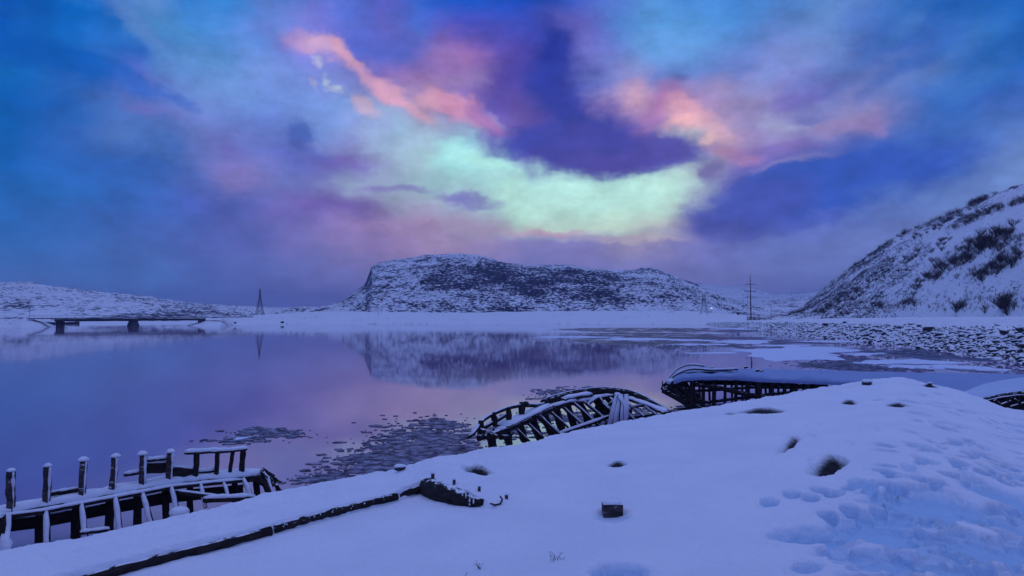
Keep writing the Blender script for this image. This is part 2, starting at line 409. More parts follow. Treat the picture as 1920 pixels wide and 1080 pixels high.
# ------------------------------------------------------------------ mesh helpers
def mesh_np(name, verts, faces, mat, parent=None, smooth=True, attr=None):
    me = bpy.data.meshes.new(name)
    verts = np.asarray(verts, dtype=np.float32)
    if isinstance(faces, np.ndarray):
        nf, k = faces.shape
        me.vertices.add(len(verts)); me.vertices.foreach_set('co', verts.ravel())
        me.loops.add(nf * k); me.loops.foreach_set('vertex_index', faces.astype(np.int32).ravel())
        me.polygons.add(nf); me.polygons.foreach_set('loop_start', np.arange(0, nf * k, k, dtype=np.int32))
        me.update(calc_edges=True)
    else:
        me.from_pydata([tuple(v) for v in verts], [], faces); me.update()
    if smooth:
        me.polygons.foreach_set('use_smooth', np.ones(len(me.polygons), dtype=bool))
    if attr is not None:
        a = me.attributes.new('bare', 'FLOAT', 'POINT'); a.data.foreach_set('value', np.asarray(attr, dtype=np.float32).ravel())
    me.materials.append(mat)
    o = bpy.data.objects.new(name, me); COL.objects.link(o)
    if parent: o.parent = parent
    return o

def grid_faces(nr, nc, flip=False):
    i = np.arange(nr - 1)[:, None] * nc + np.arange(nc - 1)[None, :]
    f = np.stack([i, i + 1, i + nc + 1, i + nc], -1).reshape(-1, 4)
    return f[:, ::-1].copy() if flip else f

class MB:
    def __init__(self): self.v, self.f = [], []
    def ring_tube(self, pts, radii, n=7, cap=True, up=Vector((0, 0, 1)), sq=(1, 1), jit=0.0):
        base = len(self.v)
        P = [Vector(p) for p in pts]
        for i, p in enumerate(P):
            d = (P[min(i + 1, len(P) - 1)] - P[max(i - 1, 0)]).normalized()
            s = d.cross(up)
            if s.length < 1e-3: s = d.cross(Vector((0, 1, 0)))
            s.normalize(); u = s.cross(d).normalized()
            r = radii[i] if hasattr(radii, '__len__') else radii
            for k in range(n):
                a = 2 * math.pi * (k + .5) / n
                rr = r * (1 + random.uniform(-jit, jit))
                self.v.append(p + s * (math.cos(a) * rr * sq[0]) + u * (math.sin(a) * rr * sq[1]))
        for i in range(len(P) - 1):
            for k in range(n):
                a = base + i * n + k; b = base + i * n + (k + 1) % n
                self.f.append((a, b, b + n, a + n))
        if cap:
            self.f.append(tuple(base + k for k in range(n))[::-1]); e = base + (len(P) - 1) * n
            self.f.append(tuple(e + k for k in range(n)))
        return self
    def beam(self, a, b, w, h, seg=1, jit=0.0, up=Vector((0, 0, 1))):
        a, b = Vector(a), Vector(b)
        pts = [a.lerp(b, i / seg) + Vector((random.uniform(-jit, jit), 0, random.uniform(-jit, jit))) * (0 < i < seg) for i in range(seg + 1)]
        # 4-sided: corners at 45 deg so half-extent = r*cos45
        return self.ring_tube(pts, 1.0, 4, True, up, (w * .7071, h * .7071), 0.10 if jit else 0.0)
    def blob(self, c, r, sx=1, sy=1, sz=1, n=8, m=5, jit=.08, half=False):
        base = len(self.v); c = Vector(c)
        lo = 0.0 if half else -math.pi / 2
        for i in range(m + 1):
            e = lo + (math.pi / 2 - lo) * i / m
            for k in range(n):
                a = 2 * math.pi * k / n; rr = r * (1 + random.uniform(-jit, jit))
                self.v.append(c + Vector((math.cos(a) * math.cos(e) * rr * sx, math.sin(a) * math.cos(e) * rr * sy, math.sin(e) * rr * sz)))
        for i in range(m):
            for k in range(n):
                p = base + i * n + k; q = base + i * n + (k + 1) % n
                self.f.append((p, q, q + n, p + n))
        self.f.append(tuple(base + k for k in range(n))[::-1])
        return self
    def build(self, name, mat, parent=None, smooth=False):
        return mesh_np(name, [tuple(v) for v in self.v], self.f, mat, parent, smooth)

def snow_strip(a, b, w, h, thick, seg=8):
    """rounded uneven ridge of snow lying on a beam from a to b"""
    m = MB(); a, b = Vector(a), Vector(b)
    if abs((b - a).normalized().z) > .93: return None
    pts, rad = [], []
    for i in range(seg + 1):
        s = i / seg
        p = a.lerp(b, s); k = 0.75 + 0.35 * random.random()
        if i in (0, seg): k *= .55
        pts.append(p + Vector((0, 0, h * .5 + thick * .25 * k))); rad.append(k)
    return m.ring_tube(pts, rad, 8, True, Vector((0, 0, 1)), (w * .62, thick * .7), .06)

def tag(o, label=None, cat=None, group=None, kind=None):
    if label: o['label'] = label
    if cat: o['category'] = cat
    if group: o['group'] = group
    if kind: o['kind'] = kind
    return o

def thing(name, label, cat, loc=(0, 0, 0), group=None):
    o = bpy.data.objects.new(name, None); COL.objects.link(o); o.location = loc; o.empty_display_size = .2
    tag(o, label, cat, group); return o

def fix_parent(o, t):
    """parts are modelled in world coordinates; keep them there under the thing's empty"""
    o.parent = t; o.matrix_parent_inverse = Matrix.Translation(-Vector(t.location))
    return o

def part(mb, name, mat, t, snow=None, smooth=False):
    o = mb.build(name, mat, None, smooth); fix_parent(o, t)
    if snow is not None:
        s = snow.build('snow_cap', M_SNOW, None, True); s.parent = o
    return o

def log_part(t, name, a, b, w, h, mat=None, snow=0.0, seg=4, jit=.008):
    mb = MB().beam(a, b, w, h, seg, jit)
    sn = snow_strip(a, b, w, h, snow) if snow else None
    return part(mb, name, mat or M_WOOD, t, sn)

# ------------------------------------------------------------------ water
def water_mat():
    m, t, b = new_mat('cold_water')
    c = nd(t, 'ShaderNodeTexCoord')
    sepn = nd(t, 'ShaderNodeSeparateXYZ'); t.links.new(c.outputs['Object'], sepn.inputs[0])
    # regions of thin slush ice given in world metres: (x, y, rx, ry)
    reg = None
    wn = noise_node(t, 0.09, 4, .5); 
    wv = nd(t, 'ShaderNodeVectorMath', operation='MULTIPLY_ADD')
    t.links.new(wn.outputs['Color'], wv.inputs[0]); wv.inputs[1].default_value = (9, 14, 0); t.links.new(c.outputs['Object'], wv.inputs[2])
    SL = []
    for (px, py, w, h) in [(1250,632,260,12),(1400,640,180,8),(1180,640,160,7),(1500,655,150,9),(1560,685,110,12),(1720,668,120,12),(1650,660,120,8),(1800,690,120,12),(1240,618,300,5)]:
        p = at_z(px, py, 0); q = at_z(px + w, py, 0); r_ = at_z(px, py - h, 0)
        SL.append((p.x + 4.5, p.y + 7, abs(q.x - p.x), abs(r_.y - p.y)))
    for (x, y, rx, ry) in SL:
        mp = nd(t, 'ShaderNodeMapping', vector_type='TEXTURE'); t.links.new(wv.outputs[0], mp.inputs[0])
        mp.inputs['Location'].default_value = (x, y, 0); mp.inputs['Scale'].default_value = (rx, ry, 1e6)
        g = nd(t, 'ShaderNodeTexGradient', gradient_type='SPHERICAL'); t.links.new(mp.outputs[0], g.inputs[0])
        reg = g.outputs['Fac'] if reg is None else tmath(t, 'MAXIMUM', reg, g.outputs['Fac'])
    str_n = noise_node(t, 0.22, 6, .62, (1, .35, 1))
    slush = tstep(t, tmath(t, 'ADD', tmath(t, 'MULTIPLY', tstep(t, reg, .0, .5), .42), str_n.outputs['Fac']), .80, .92)
    fine = noise_node(t, 1.6, 5, .7, (1, .5, 1))
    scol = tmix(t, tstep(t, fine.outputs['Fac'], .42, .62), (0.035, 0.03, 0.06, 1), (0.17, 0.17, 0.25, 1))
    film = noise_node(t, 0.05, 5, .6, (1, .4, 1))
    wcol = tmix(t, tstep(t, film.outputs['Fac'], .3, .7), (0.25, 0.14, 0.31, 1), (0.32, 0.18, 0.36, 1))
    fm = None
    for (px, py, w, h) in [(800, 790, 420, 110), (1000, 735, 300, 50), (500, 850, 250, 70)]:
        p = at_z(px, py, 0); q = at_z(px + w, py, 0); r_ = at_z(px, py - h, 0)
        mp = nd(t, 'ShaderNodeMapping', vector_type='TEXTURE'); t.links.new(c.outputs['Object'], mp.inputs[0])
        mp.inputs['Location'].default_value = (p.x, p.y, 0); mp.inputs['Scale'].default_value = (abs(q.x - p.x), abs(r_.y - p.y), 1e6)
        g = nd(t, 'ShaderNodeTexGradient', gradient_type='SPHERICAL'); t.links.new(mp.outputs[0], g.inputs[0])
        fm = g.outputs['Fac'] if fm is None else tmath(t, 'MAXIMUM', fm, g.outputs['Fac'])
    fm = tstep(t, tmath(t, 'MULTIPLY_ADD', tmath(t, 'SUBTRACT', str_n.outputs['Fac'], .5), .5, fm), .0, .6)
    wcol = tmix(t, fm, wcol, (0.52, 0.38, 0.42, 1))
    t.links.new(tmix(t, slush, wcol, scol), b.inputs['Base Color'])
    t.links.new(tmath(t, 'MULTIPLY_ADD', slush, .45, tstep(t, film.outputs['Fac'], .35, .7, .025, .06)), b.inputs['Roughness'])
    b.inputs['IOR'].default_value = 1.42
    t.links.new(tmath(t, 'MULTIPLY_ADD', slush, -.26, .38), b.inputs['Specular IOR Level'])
    rip = noise_node(t, 0.9, 4, .55, (1, 2.0, 1)); rip2 = noise_node(t, 0.12, 4, .5, (.6, 1.6, 1))
    gate = tstep(t, noise_node(t, .035, 3, .5, (.5, 1.3, 1)).outputs['Fac'], .25, .85)
    h = tmath(t, 'MULTIPLY', rip.outputs['Fac'], gate)
    h = tmath(t, 'MULTIPLY_ADD', rip2.outputs['Fac'], 2.0, h)
    h = tmath(t, 'MULTIPLY_ADD', tmath(t, 'MULTIPLY', fine.outputs['Fac'], slush), 3.0, h)
    bump(t, b, h, 0.30, 0.006)
    return m

W = 9000
wv_ = [(-W, -W, 0), (W, -W, 0), (W, W, 0), (-W, W, 0)]
water = mesh_np('water', wv_, [(0, 1, 2, 3)], water_mat(), None, False)
tag(water, 'still dark violet fjord water mirroring the mountain', None, None, 'structure')

# ------------------------------------------------------------------ foreground snow bank
EDGE = [(-700,1280,1.30),(-300,1130,1.32),(0,1033,1.34),(87,1021,1.36),(152,1009,1.37),(233,990,1.38),(321,972,1.40),(437,946,1.42),(480,931,1.43),(574,909,1.45),(667,894,1.46),(724,883,1.46),(792,867,1.47),(830,856,1.48),(917,841,1.5),(980,831,1.52),(1080,808,1.55),(1150,795,1.57),(1220,781,1.6),(1329,763,1.65),(1439,745,1.72),(1530,728,1.78),(1603,717,1.84),(1650,709,1.88),(1690,707,1.90),(1730,716,1.86),(1785,728,1.78),(1840,745,1.66),(1880,763,1.55),(1920,769,1.50),(2100,800,1.45),(2500,860,1.5)]
ea, er, ez = [], [], []
for (px, py, z) in EDGE:
    p = at_z(px, py, z); ea.append(math.atan2(p.x, p.y)); er.append(math.hypot(p.x, p.y)); ez.append(z)
ea = [-math.pi, -1.5] + ea + [1.5, math.pi]; er = [90, 25] + er + [60, 90]; ez = [1.75, 1.5] + ez + [1.7, 1.75]
ea, er, ez = map(np.array, (ea, er, ez))

def smooth_interp(a, xs, ys):
    w = 0.006
    return sum(np.interp(a + k * w, xs, ys) for k in (-1, -.5, 0, .5, 1)) / 5

Z0 = 1.72
def edge_at(a): return smooth_interp(a, ea, er), smooth_interp(a, ea, ez)
def base_z(a, r):
    re, ze = edge_at(a)
    t = r / re
    z = Z0 + (ze - Z0) * np.minimum(t, 1) ** 1.1
    d = np.maximum(r - re, 0)
    drop = np.where(d < .5, d * d * 1.2 + d * .35, .475 + (d - .5) * 1.5)
    return np.maximum(z - drop, -1.2)

def on_base(px, py):
    d = ray(px, py); p = None
    s = 2.0
    a = math.atan2(d.x, d.y); hd = math.hypot(d.x, d.y)
    for i in range(60):
        r = s * hd
        z = float(base_z(np.array([a]), np.array([r]))[0])
        s_new = (z - CAM_H) / d.z
        if abs(s_new - s) < 1e-5: break
        s = s * .4 + s_new * .6
    return Vector((0, 0, CAM_H)) + d * s

# dark timber line: lower edge of the raised ledge of snow
LINE = [(-500,1290),(-100,1170),(200,1086),(330,1050),(420,1028),(505,1005),(560,988),(640,966),(745,938),(800,920),(850,935),(905,951),(960,958),(1000,962)]
LP_ = [on_base(*p) for p in LINE]
la = np.array([math.atan2(p.x, p.y) for p in LP_]); lr = np.array([math.hypot(p.x, p.y) for p in LP_])
AMPX = [(-500, .115), (200, .115), (500, .10), (740, .10), (810, .15), (880, .10), (930, .03), (985, 0), (1200, 0)]
amp_a = np.array([math.atan2((px - 960) / FPX, 1.0) for px, _ in AMPX]); amp_v = np.array([v for _, v in AMPX])

# pits: px, py (near lip), half width px, extent up px, depth m, amount of dark soil and painted shade
PITS = [(897,899,29,24,.16,1.0),(1430,777,50,13,.24,1.0),(1592,757,18,10,.13,1.0),(1682,762,21,11,.13,1.0),(1486,838,26,28,.13,.55),
        (1558,888,42,46,.26,1.0),(1630,812,20,16,.08,0),(1525,801,15,12,.07,0),(1156,875,20,13,.07,1.0),(1438,868,12,9,.05,0),(1585,838,16,18,.06,0),
        (1515,826,18,22,.07,0),(1030,826,40,6,.03,0),(1190,855,30,12,.03,0),(1370,778,22,5,.06,.4),(1745,726,8,6,.05,.9)]
PITW = []
for (px, py, w, h, dep, bare) in PITS:
    a = on_base(px, py); b = on_base(px, py - h); c = on_base(px + w, py)
    ly = (b - a).length; tv = (CAM_H - a.z) / math.hypot(a.x, a.y)
    if bare > 0: dep = .80 * ly * tv
    PITW.append((a, ly, (c - a).length, dep, bare))

def add_prints():
    out = []
    R = random.Random(5)
    def pt(px, py): return on_base(px, py)
    for i in range(300):
        for _ in range(30):
            px = R.uniform(1180, 1990); py = R.uniform(745, 1110)
            lo = np.interp(py, [745, 800, 870, 940, 1000, 1110], [1700, 1700, 1680, 1620, 1500, 1580])
            if px > lo + R.uniform(-60, 90): break
        p = pt(px, py)
        out.append((p.x, p.y, R.uniform(0, math.pi), R.uniform(.11, .19), R.uniform(.05, .09), R.uniform(.018, .05)))
    # walking lines
    for (x0, y0, x1, y1, n) in [(1690,745,1890,900,13),(1730,735,1920,820,11),(1600,900,1860,1075,13),(1560,960,1920,960,14),(1450,935,1900,885,16),(1650,830,1700,1050,12)]:
        for i in range(n):
            s = i / (n - 1); p = pt(x0 + (x1 - x0) * s + R.uniform(-9, 9), y0 + (y1 - y0) * s + (-1) ** i * 5)
            out.append((p.x, p.y, math.atan2(y1 - y0, x1 - x0) * .3 + 1.2 + R.uniform(-.3, .3), .17, .075, .06))
    # broad troughs
    for (px, py, w, hh, d) in [(1530,1000,95,16,.07),(1640,985,90,22,.06),(1755,945,85,20,.05),(1160,1072,55,18,.07),(1148,966,34,12,.022),(1640,1045,60,14,.05),(1850,1020,60,16,.05),(1700,1010,70,14,.04),(1785,1060,60,16,.05),(1880,930,50,14,.05),(1620,905,30,9,.05),(1690,965,60,14,.04),(1900,985,50,14,.05)]:
        p = pt(px, py); q = pt(px + w, py); u = pt(px, py - hh)
        out.append((p.x, p.y, 0.0, (q - p).length, (u - p).length, d))
    return out
PRINTS = add_prints()

def snow_height(X, Y, grid=True):
    a = np.arctan2(X, Y); r = np.hypot(X, Y)
    re, ze = edge_at(a)
    z = base_z(a, r)
    rl = np.interp(a, la, lr); am = np.interp(a, amp_a, amp_v)
    fwd = np.abs(a) < 1.0
    wob = 0.035 * fbm(X * 2.3, Y * 2.3, 3, 5)
    am = am * (1 + .15 * fbm(X * 3, Y * 3, 3, 8))
    q = np.clip((r - rl) / np.maximum(re - rl, .1), 0, 1)
    led = am * sstep(-.004, .035, r - rl) * (1 - q ** 3) * fwd
    z = z + led
    # drifts
    inn = 1 - sstep(.96, 1.0, r / re)
    z = z + inn * (0.035 * fbm(X * .45, Y * .45, 3, 21) + 0.012 * fbm(X * 1.6, Y * 1.6, 4, 31))
    z = z + 0.009 * fbm(X * 5, Y * 7, 5, 41, .6) + .010 * (ridged(X * 1.1 + Y * .5, Y * 2.6 - X * .8, 4, 71) - .5) * sstep(.35, .7, vnoise(X * .35, Y * .35, 19))
    print_tint = np.zeros_like(z)
    # lumps on the ledge and along the bank edge
    z = z + 0.034 * fbm(X * 4.5 + Y * 3, Y * 4.5 - X * 2, 4, 51, .6) * np.clip(sstep(.80, .95, r / re) + (led > .02) * .7, 0, 1) * sstep(0, .2, np.abs(r - rl))
    bare = np.zeros_like(z)
    for (c, ly, lx, dep, br_) in PITW:
        sel = (np.abs(X - c.x) < lx * 2.4) & (np.abs(Y - c.y) < ly * 2.6 + .2)
        if not sel.any(): continue
        x, y = X[sel] - c.x, Y[sel] - c.y
        ang = math.atan2(c.x, c.y)
        v = x * math.sin(ang) + y * math.cos(ang); u = x * math.cos(ang) - y * math.sin(ang)
        slant = .30 if lx * ly > .25 and abs(c.x) > 3 and br_ == 1.0 and c.y < 10 else .7 if .4 < br_ < .7 else 0.0
        v = v - slant * u * ly / lx
        u = u + .16 * lx * fbm(x * 6, y * 6, 3, 3); v = v + .08 * ly * fbm(x * 7, y * 7, 3, 13)
        A = 1 - sstep(.35, 1.25, np.abs(u / lx))
        vl = v - .30 * ly * (u / lx) ** 2
        B = sstep(-.02, .03, vl) * np.clip(1 - vl / ly, 0, 1) ** 1.15
        z[sel] -= dep * A * B
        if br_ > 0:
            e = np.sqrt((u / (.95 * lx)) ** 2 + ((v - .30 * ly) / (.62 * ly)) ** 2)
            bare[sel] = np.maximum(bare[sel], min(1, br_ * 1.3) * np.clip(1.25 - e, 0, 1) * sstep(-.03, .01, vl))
    DP = np.zeros_like(z); RM = np.zeros_like(z)
    for (cx, cy, an, l, w, d) in PRINTS:
        R_ = max(l, w) * 2.2
        sel = (np.abs(X - cx) < R_) & (np.abs(Y - cy) < R_)
        if not sel.any(): continue
        x, y = X[sel] - cx, Y[sel] - cy
        u = (x * math.cos(an) + y * math.sin(an)) / l; v = (-x * math.sin(an) + y * math.cos(an)) / w
        rr = np.sqrt(u * u + v * v) + .12 * fbm(x * 14, y * 14, 2, 9)
        DP[sel] = np.maximum(DP[sel], 1.7 * d * (1 - sstep(.45, 1.10, rr)))
        RM[sel] = np.maximum(RM[sel], d * .30 * np.exp(-((rr - 1.30) / .24) ** 2))
        print_tint[sel] = np.maximum(print_tint[sel], min(1, d / .05) * (1 - sstep(.6, 1.2, rr)))
    z = z - DP + RM * (1 - np.clip(DP / .03, 0, 1))
    return z, bare, print_tint

az_f = np.radians(np.linspace(-38, 38, 860))
az_l = np.radians(np.concatenate([np.linspace(-180, -60, 24), np.linspace(-58, -38.6, 22)]))
az_r = -az_l[::-1]
AZ = np.concatenate([az_l, az_f, az_r])
TT = np.concatenate([[0.0, .05, .1, .14], np.exp(np.linspace(math.log(.17), math.log(.985), 560)), np.linspace(.988, 1.0, 10), 1 + np.array([.004, .009, .015, .022, .03, .04, .055, .075, .1, .14, .2, .3])])
re_, _ = edge_at(AZ)
A2, T2 = np.meshgrid(AZ, TT)
R2 = T2 * re_[None, :]
X2, Y2 = R2 * np.sin(A2), R2 * np.cos(A2)
Z2, B2, K2 = snow_height(X2, Y2)
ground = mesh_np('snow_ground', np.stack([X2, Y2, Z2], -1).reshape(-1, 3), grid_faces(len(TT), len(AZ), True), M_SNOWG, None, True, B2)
at_ = ground.data.attributes.new('print_tint', 'FLOAT', 'POINT'); at_.data.foreach_set('value', K2.astype(np.float32).ravel())
tag(ground, 'snow covered bank with footprints in the foreground', None, None, 'structure')
gtree = None

def snow_pt(px, py):
    """world point on the finished snow seen at a pixel"""
    d = ray(px, py); s0, s1 = 2.0, 40.0
    ss = np.linspace(3.0, 30.0, 2700)
    X, Y, Zr = d.x * ss, d.y * ss, CAM_H + d.z * ss
    z = snow_height(X.copy(), Y.copy())[0]
    i = int(np.argmax(Zr < z))
    return Vector((X[i], Y[i], z[i]))

# ------------------------------------------------------------------ far land
def strip_land(name, cols, mat, label, nx=400, nt=120, prof=1.0, amp=1.0, nscale=.02, base_z0=-.6, bare_fn=None, seed=0, back=.5, crag=0.0, kind='structure', pxj=0.0):
    """cols: (px, depth of foot, py of crest, depth of crest)"""
    c = np.array(cols, float)
    px = np.linspace(c[0, 0], c[-1, 0], nx)
    Db = np.interp(px, c[:, 0], c[:, 1]); Pt = np.interp(px, c[:, 0], c[:, 2]); Dt = np.interp(px, c[:, 0], c[:, 3])
    u = (px - 960) / FPX; v = (540 - Pt) / FPX
    tz = (SP + v * CP) / (CP - v * SP)
    tx = u / (CP + .02 * SP)
    Zt = CAM_H + Dt * tz
    t = np.concatenate([np.linspace(0, 1, nt), 1 + np.linspace(.03, back, 14)])
    T, _ = np.meshgrid(t, px, indexing='ij')
    D = Db[None] + (Dt - Db)[None] * T
    X = tx[None] * D; Y = D
    p = np.where(T <= 1, np.power(np.clip(T, 0, 1), prof), 1 - ((T - 1) / back) ** 1.3 * 1.0)
    Z = base_z0 + (Zt[None] - base_z0) * p
    env = np.clip(T * 6, 0, 1)
    H = np.maximum(Zt[None], 2)
    Z = Z + env * amp * fbm(X * nscale, Y * nscale, 6, seed, .55)
    if crag > 0:
        rg = ridged(X * nscale * 2.5, Y * nscale * 2.5 + Z * nscale * 3, 5, seed + 40)
        Z = Z + env * crag * (rg - .55) * np.clip((1.15 - T) * 4, 0.25, 1)
    B = bare_fn(px[None] + 0 * T, T, X, Y) if bare_fn else np.zeros_like(T)
    o = mesh_np(name, np.stack([X, Y, Z], -1).reshape(-1, 3), grid_faces(len(t), nx, False), mat, None, True, B)
    tag(o, label, None, None, kind)
    return o

# central mountain
def mbare(P, T, X, Y):
    g = .95 * np.exp(-((P - 960) / 190) ** 2 - ((T - .5) / .42) ** 2) + .5 * np.exp(-((P - 690) / 14) ** 2 - ((T - .85) / .25) ** 2)
    g += .6 * np.exp(-((P - 800) / 26) ** 2 - ((T - .55) / .06) ** 2) + .55 * np.exp(-((P - 728) / 14) ** 2 - ((T - .42) / .05) ** 2) + .5 * np.exp(-((P - 930) / 40) ** 2 - ((T - .86) / .07) ** 2)
    g += .30 * np.exp(-((P - 1080) / 120) ** 2 - ((T - .55) / .3) ** 2) + .35 * np.exp(-((P - 1130) / 60) ** 2 - ((T - .25) / .2) ** 2) + .45 * np.exp(-((P - 1245) / 22) ** 2 - ((T - .38) / .05) ** 2)
    g += .35 * np.exp(-((P - 870) / 90) ** 2 - ((T - .2) / .2) ** 2) + .3 * np.exp(-((P - 1210) / 50) ** 2 - ((T - .8) / .12) ** 2)
    g += .35 * fbm(X * .01, Y * .01, 3, 77)
    return g
M_MOUNT = mat_hill('mountain_rock_and_snow', (0.020, 0.018, 0.034, 1), 1.0, .09, .10, 1.0, .24)
strip_land('mountain', [(470,600,590,700),(520,600,584,760),(560,600,578,800),(600,600,577,850),(640,600,567,880),(665,600,548,880),(685,600,532,880),(691,600,515,880),(697,600,500,880),(710,600,493,880),(745,600,487,890),(800,600,480,900),(860,600,477,900),(900,600,480,900),(930,600,489,890),(985,600,499,880),(1020,600,496,890),(1070,600,497,900),(1120,600,505,900),(1180,600,508,910),(1215,600,502,910),(1250,600,512,910),(1300,610,530,910),(1320,620,540,910),(1360,640,560,910),(1400,660,574,910),(1460,700,590,910)],
    M_MOUNT, 'snow covered rocky mountain across the water', 760, 170, .62, 2.0, .02, 2.0, mbare, 3, .5, 7.0)
# left hills
def lbare(P, T, X, Y): return .30 * fbm(X * .008, Y * .008, 3, 5) + .34 * np.exp(-((P - 330) / 90) ** 2) + .2 * np.exp(-((P - 60) / 70) ** 2 - ((T - .9) / .15) ** 2)
M_HILLF = mat_hill('far_hill_rock_and_snow', (0.05, 0.05, 0.07, 1), .8, .04, .20, 1.0)
strip_land('hill', [(-500,420,520,800),(-200,430,528,850),(0,440,532,900),(60,440,530,900),(110,440,538,920),(170,450,547,930),(240,460,552,940),(300,480,562,960),(350,500,571,980),(400,520,573,1000),(470,560,577,1050),(540,600,583,1100),(640,650,590,1100)],
    M_HILLF, 'low snowy hills beyond the bridge', 420, 90, .7, 2.5, .015, 1.0, lbare, 13, .5, 7.0)
# distant ranges in the valley
M_HILLD = mat_hill('distant_hill_rock_and_snow', (0.05, 0.05, 0.07, 1), .45, .12, .3, 1.0)
strip_land('hill', [(380,1500,580,2300),(440,1500,574,2300),(520,1500,577,2300),(600,1500,580,2300),(680,1500,590,2300)], M_HILLD, 'distant low ridge left of the mountain', 120, 40, .7, 4, .006, 0, lbare, 23, .5, 8)
strip_land('hill', [(1230,1500,545,2400),(1300,1500,534,2400),(1340,1500,535,2400),(1390,1500,537,2400),(1420,1500,545,2400),(1450,1500,553,2400),(1500,1500,551,2500),(1560,1500,545,2600),(1650,1500,550,2600),(1760,1500,560,2600)], M_HILLD, 'distant ridges closing the valley', 240, 60, .8, 6, .005, 0, lbare, 29, .5, 14)
strip_land('hill', [(1270,700,575,1150),(1330,700,556,1150),(1370,700,560,1150),(1410,700,572,1180),(1440,700,566,1250),(1490,700,558,1300),(1560,700,560,1300),(1650,700,572,1300)], M_HILLF, 'snowy valley mounds between mountain and right slope', 260, 60, .8, 2.5, .02, 0, lbare, 37, .5, 5)
# low snow shore in front of the mountain
M_SHORE = mat_hill('shore_snow', (0.04, 0.04, 0.055, 1), 1.4, .36, .10, 1.0)
def sbare(P, T, X, Y): return .25 * np.exp(-((P - 600) / 90) ** 2 - ((T - .8) / .3) ** 2) + .30 * np.exp(-((T - .04) / .03) ** 2)
strip_land('shore', [(-400,290,598,330),(-100,285,598,330),(0,272,598,300),(40,262,598,278),(62,262,598.5,276),(80,266,603,280),(100,280,609,300)], M_SHORE, 'low snowy bank at the left end of the bridge', 120, 40, .8, .25, .08, -.5, sbare, 51, .5, .3)
strip_land('shore', [(352,318,608.5,335),(368,308,604,340),(385,300,598.5,345),(415,300,597,365),(440,370,596,470),(480,390,591,520),(560,405,585,600),(640,410,583,640),(760,412,583,650),(900,412,583,650),(1050,415,581,660),(1200,415,580,660),(1290,400,583,600),(1340,380,588,560),(1420,360,592,520),(1520,330,592,500)], M_SHORE, 'flat snowy shore under the mountain', 420, 70, .75, .7, .05, -.5, sbare, 57, .6, .6)
strip_land('shore', [(150,330,603,420),(250,380,602,460),(350,420,601,520),(450,430,600,560)], M_SHORE, 'thin snowy shoreline behind the bridge', 120, 30, .8, .2, .05, -.5, sbare, 58, .5, .2)

# right embankment
EMB = [(1240,606.5),(1310,607.5),(1360,612),(1428,620),(1539,634),(1650,645),(1780,661),(1920,681),(2100,715),(2500,800)]
emb_foot = [at_z(px, py, 0) for px, py in EMB]
ex = []
def emb_pt(s):
    """point on the water line, s from 0 (far) to len-1 (near)"""
    i = min(int(s), len(emb_foot) - 2); return emb_foot[i].lerp(emb_foot[i + 1], s - i)
nx, nt_ = 420, 60
S_ = np.linspace(0, len(EMB) - 1, nx)
F = np.array([list(emb_pt(s)) for s in S_])
dF = np.gradient(F[:, :2], axis=0); nrm = np.stack([-dF[:, 1], dF[:, 0]], 1); nrm /= np.linalg.norm(nrm, axis=1)[:, None]
if nrm[-1, 0] < 0: nrm = -nrm
# slope profile: distance inland -> height
PROF_D = np.array([-1.5, 0, 3.2, 5.2, 8, 11, 14, 60, 140]); PROF_Z = np.array([-1, 0, 1.9, 2.5, 3.1, 3.45, 3.5, 3.2, 3.0])
HS_X, HS_Y = [0, 1, 2, 3, 4, 9], [.10, .38, .75, .92, 1.0, 1.0]
hs = np.interp(S_, HS_X, HS_Y)
tt_ = np.concatenate([np.linspace(-1.5, 14, 46), np.linspace(16, 140, 14)])
Xe = F[:, 0][None] + nrm[:, 0][None] * tt_[:, None]; Ye = F[:, 1][None] + nrm[:, 1][None] * tt_[:, None]
Zp = np.interp(tt_, PROF_D, PROF_Z)[:, None]
Ze = np.where(Zp > 0, Zp * hs[None], Zp)
Ze = Ze + .32 * fbm(Xe * .5, Ye * .5, 5, 61) * (tt_[:, None] < 9) * (tt_[:, None] > -1)
Be = np.where(tt_[:, None] < 4.5, .15, 0) + 0 * Xe
emb = mesh_np('road_embankment', np.stack([Xe, Ye, Ze], -1).reshape(-1, 3), grid_faces(len(tt_), nx, False), M_SHORE, None, True, Be)
tag(emb, 'snow covered road embankment along the right shore', None, None, 'structure')

# right hill
def rbare(P, T, X, Y):
    g = .30 * fbm(X * .03, Y * .03, 3, 15) + .35 * sstep(1640, 1490, P)
    g += .6 * np.exp(-((T - .97) / .05) ** 2) * (P > 1600) * (.5 + .5 * fbm(X * .05, Y * .05, 2, 3))
    g += .55 * np.exp(-((T - (.80 + (P - 1850) * .0009)) / .022) ** 2) * sstep(1700, 1800, P)
    g += .25 * np.exp(-((T - .55) / .3) ** 2) * sstep(1800, 1560, P)
    g += .25 * sstep(1700, 1560, P)
    g -= .65 * sstep(1680, 1780, P) * sstep(.80, .65, T)
    return g
M_HILLR = mat_hill('right_slope_rock_and_snow', (0.030, 0.026, 0.036, 1), 2.2, .22, .12, .8)
rhill = strip_land('hill', [(1400,400,596,430),(1470,370,590,480),(1510,350,570,470),(1560,320,530,450),(1610,290,490,430),(1670,255,450,400),(1730,220,425,370),(1790,190,396,340),(1850,165,366,310),(1920,140,345,285),(2050,115,310,250),(2300,90,270,220)],
    M_HILLR, 'steep snowy hillside with dark shrubs on the right', 620, 260, .85, 1.6, .045, 2.6, rbare, 91, .5, 2.2)
bpy.context.view_layer.update()
hm = rhill.data
hv = [v.co.copy() for v in hm.vertices]
htree = BVHTree.FromPolygons(hv, [tuple(p.vertices) for p in hm.polygons])

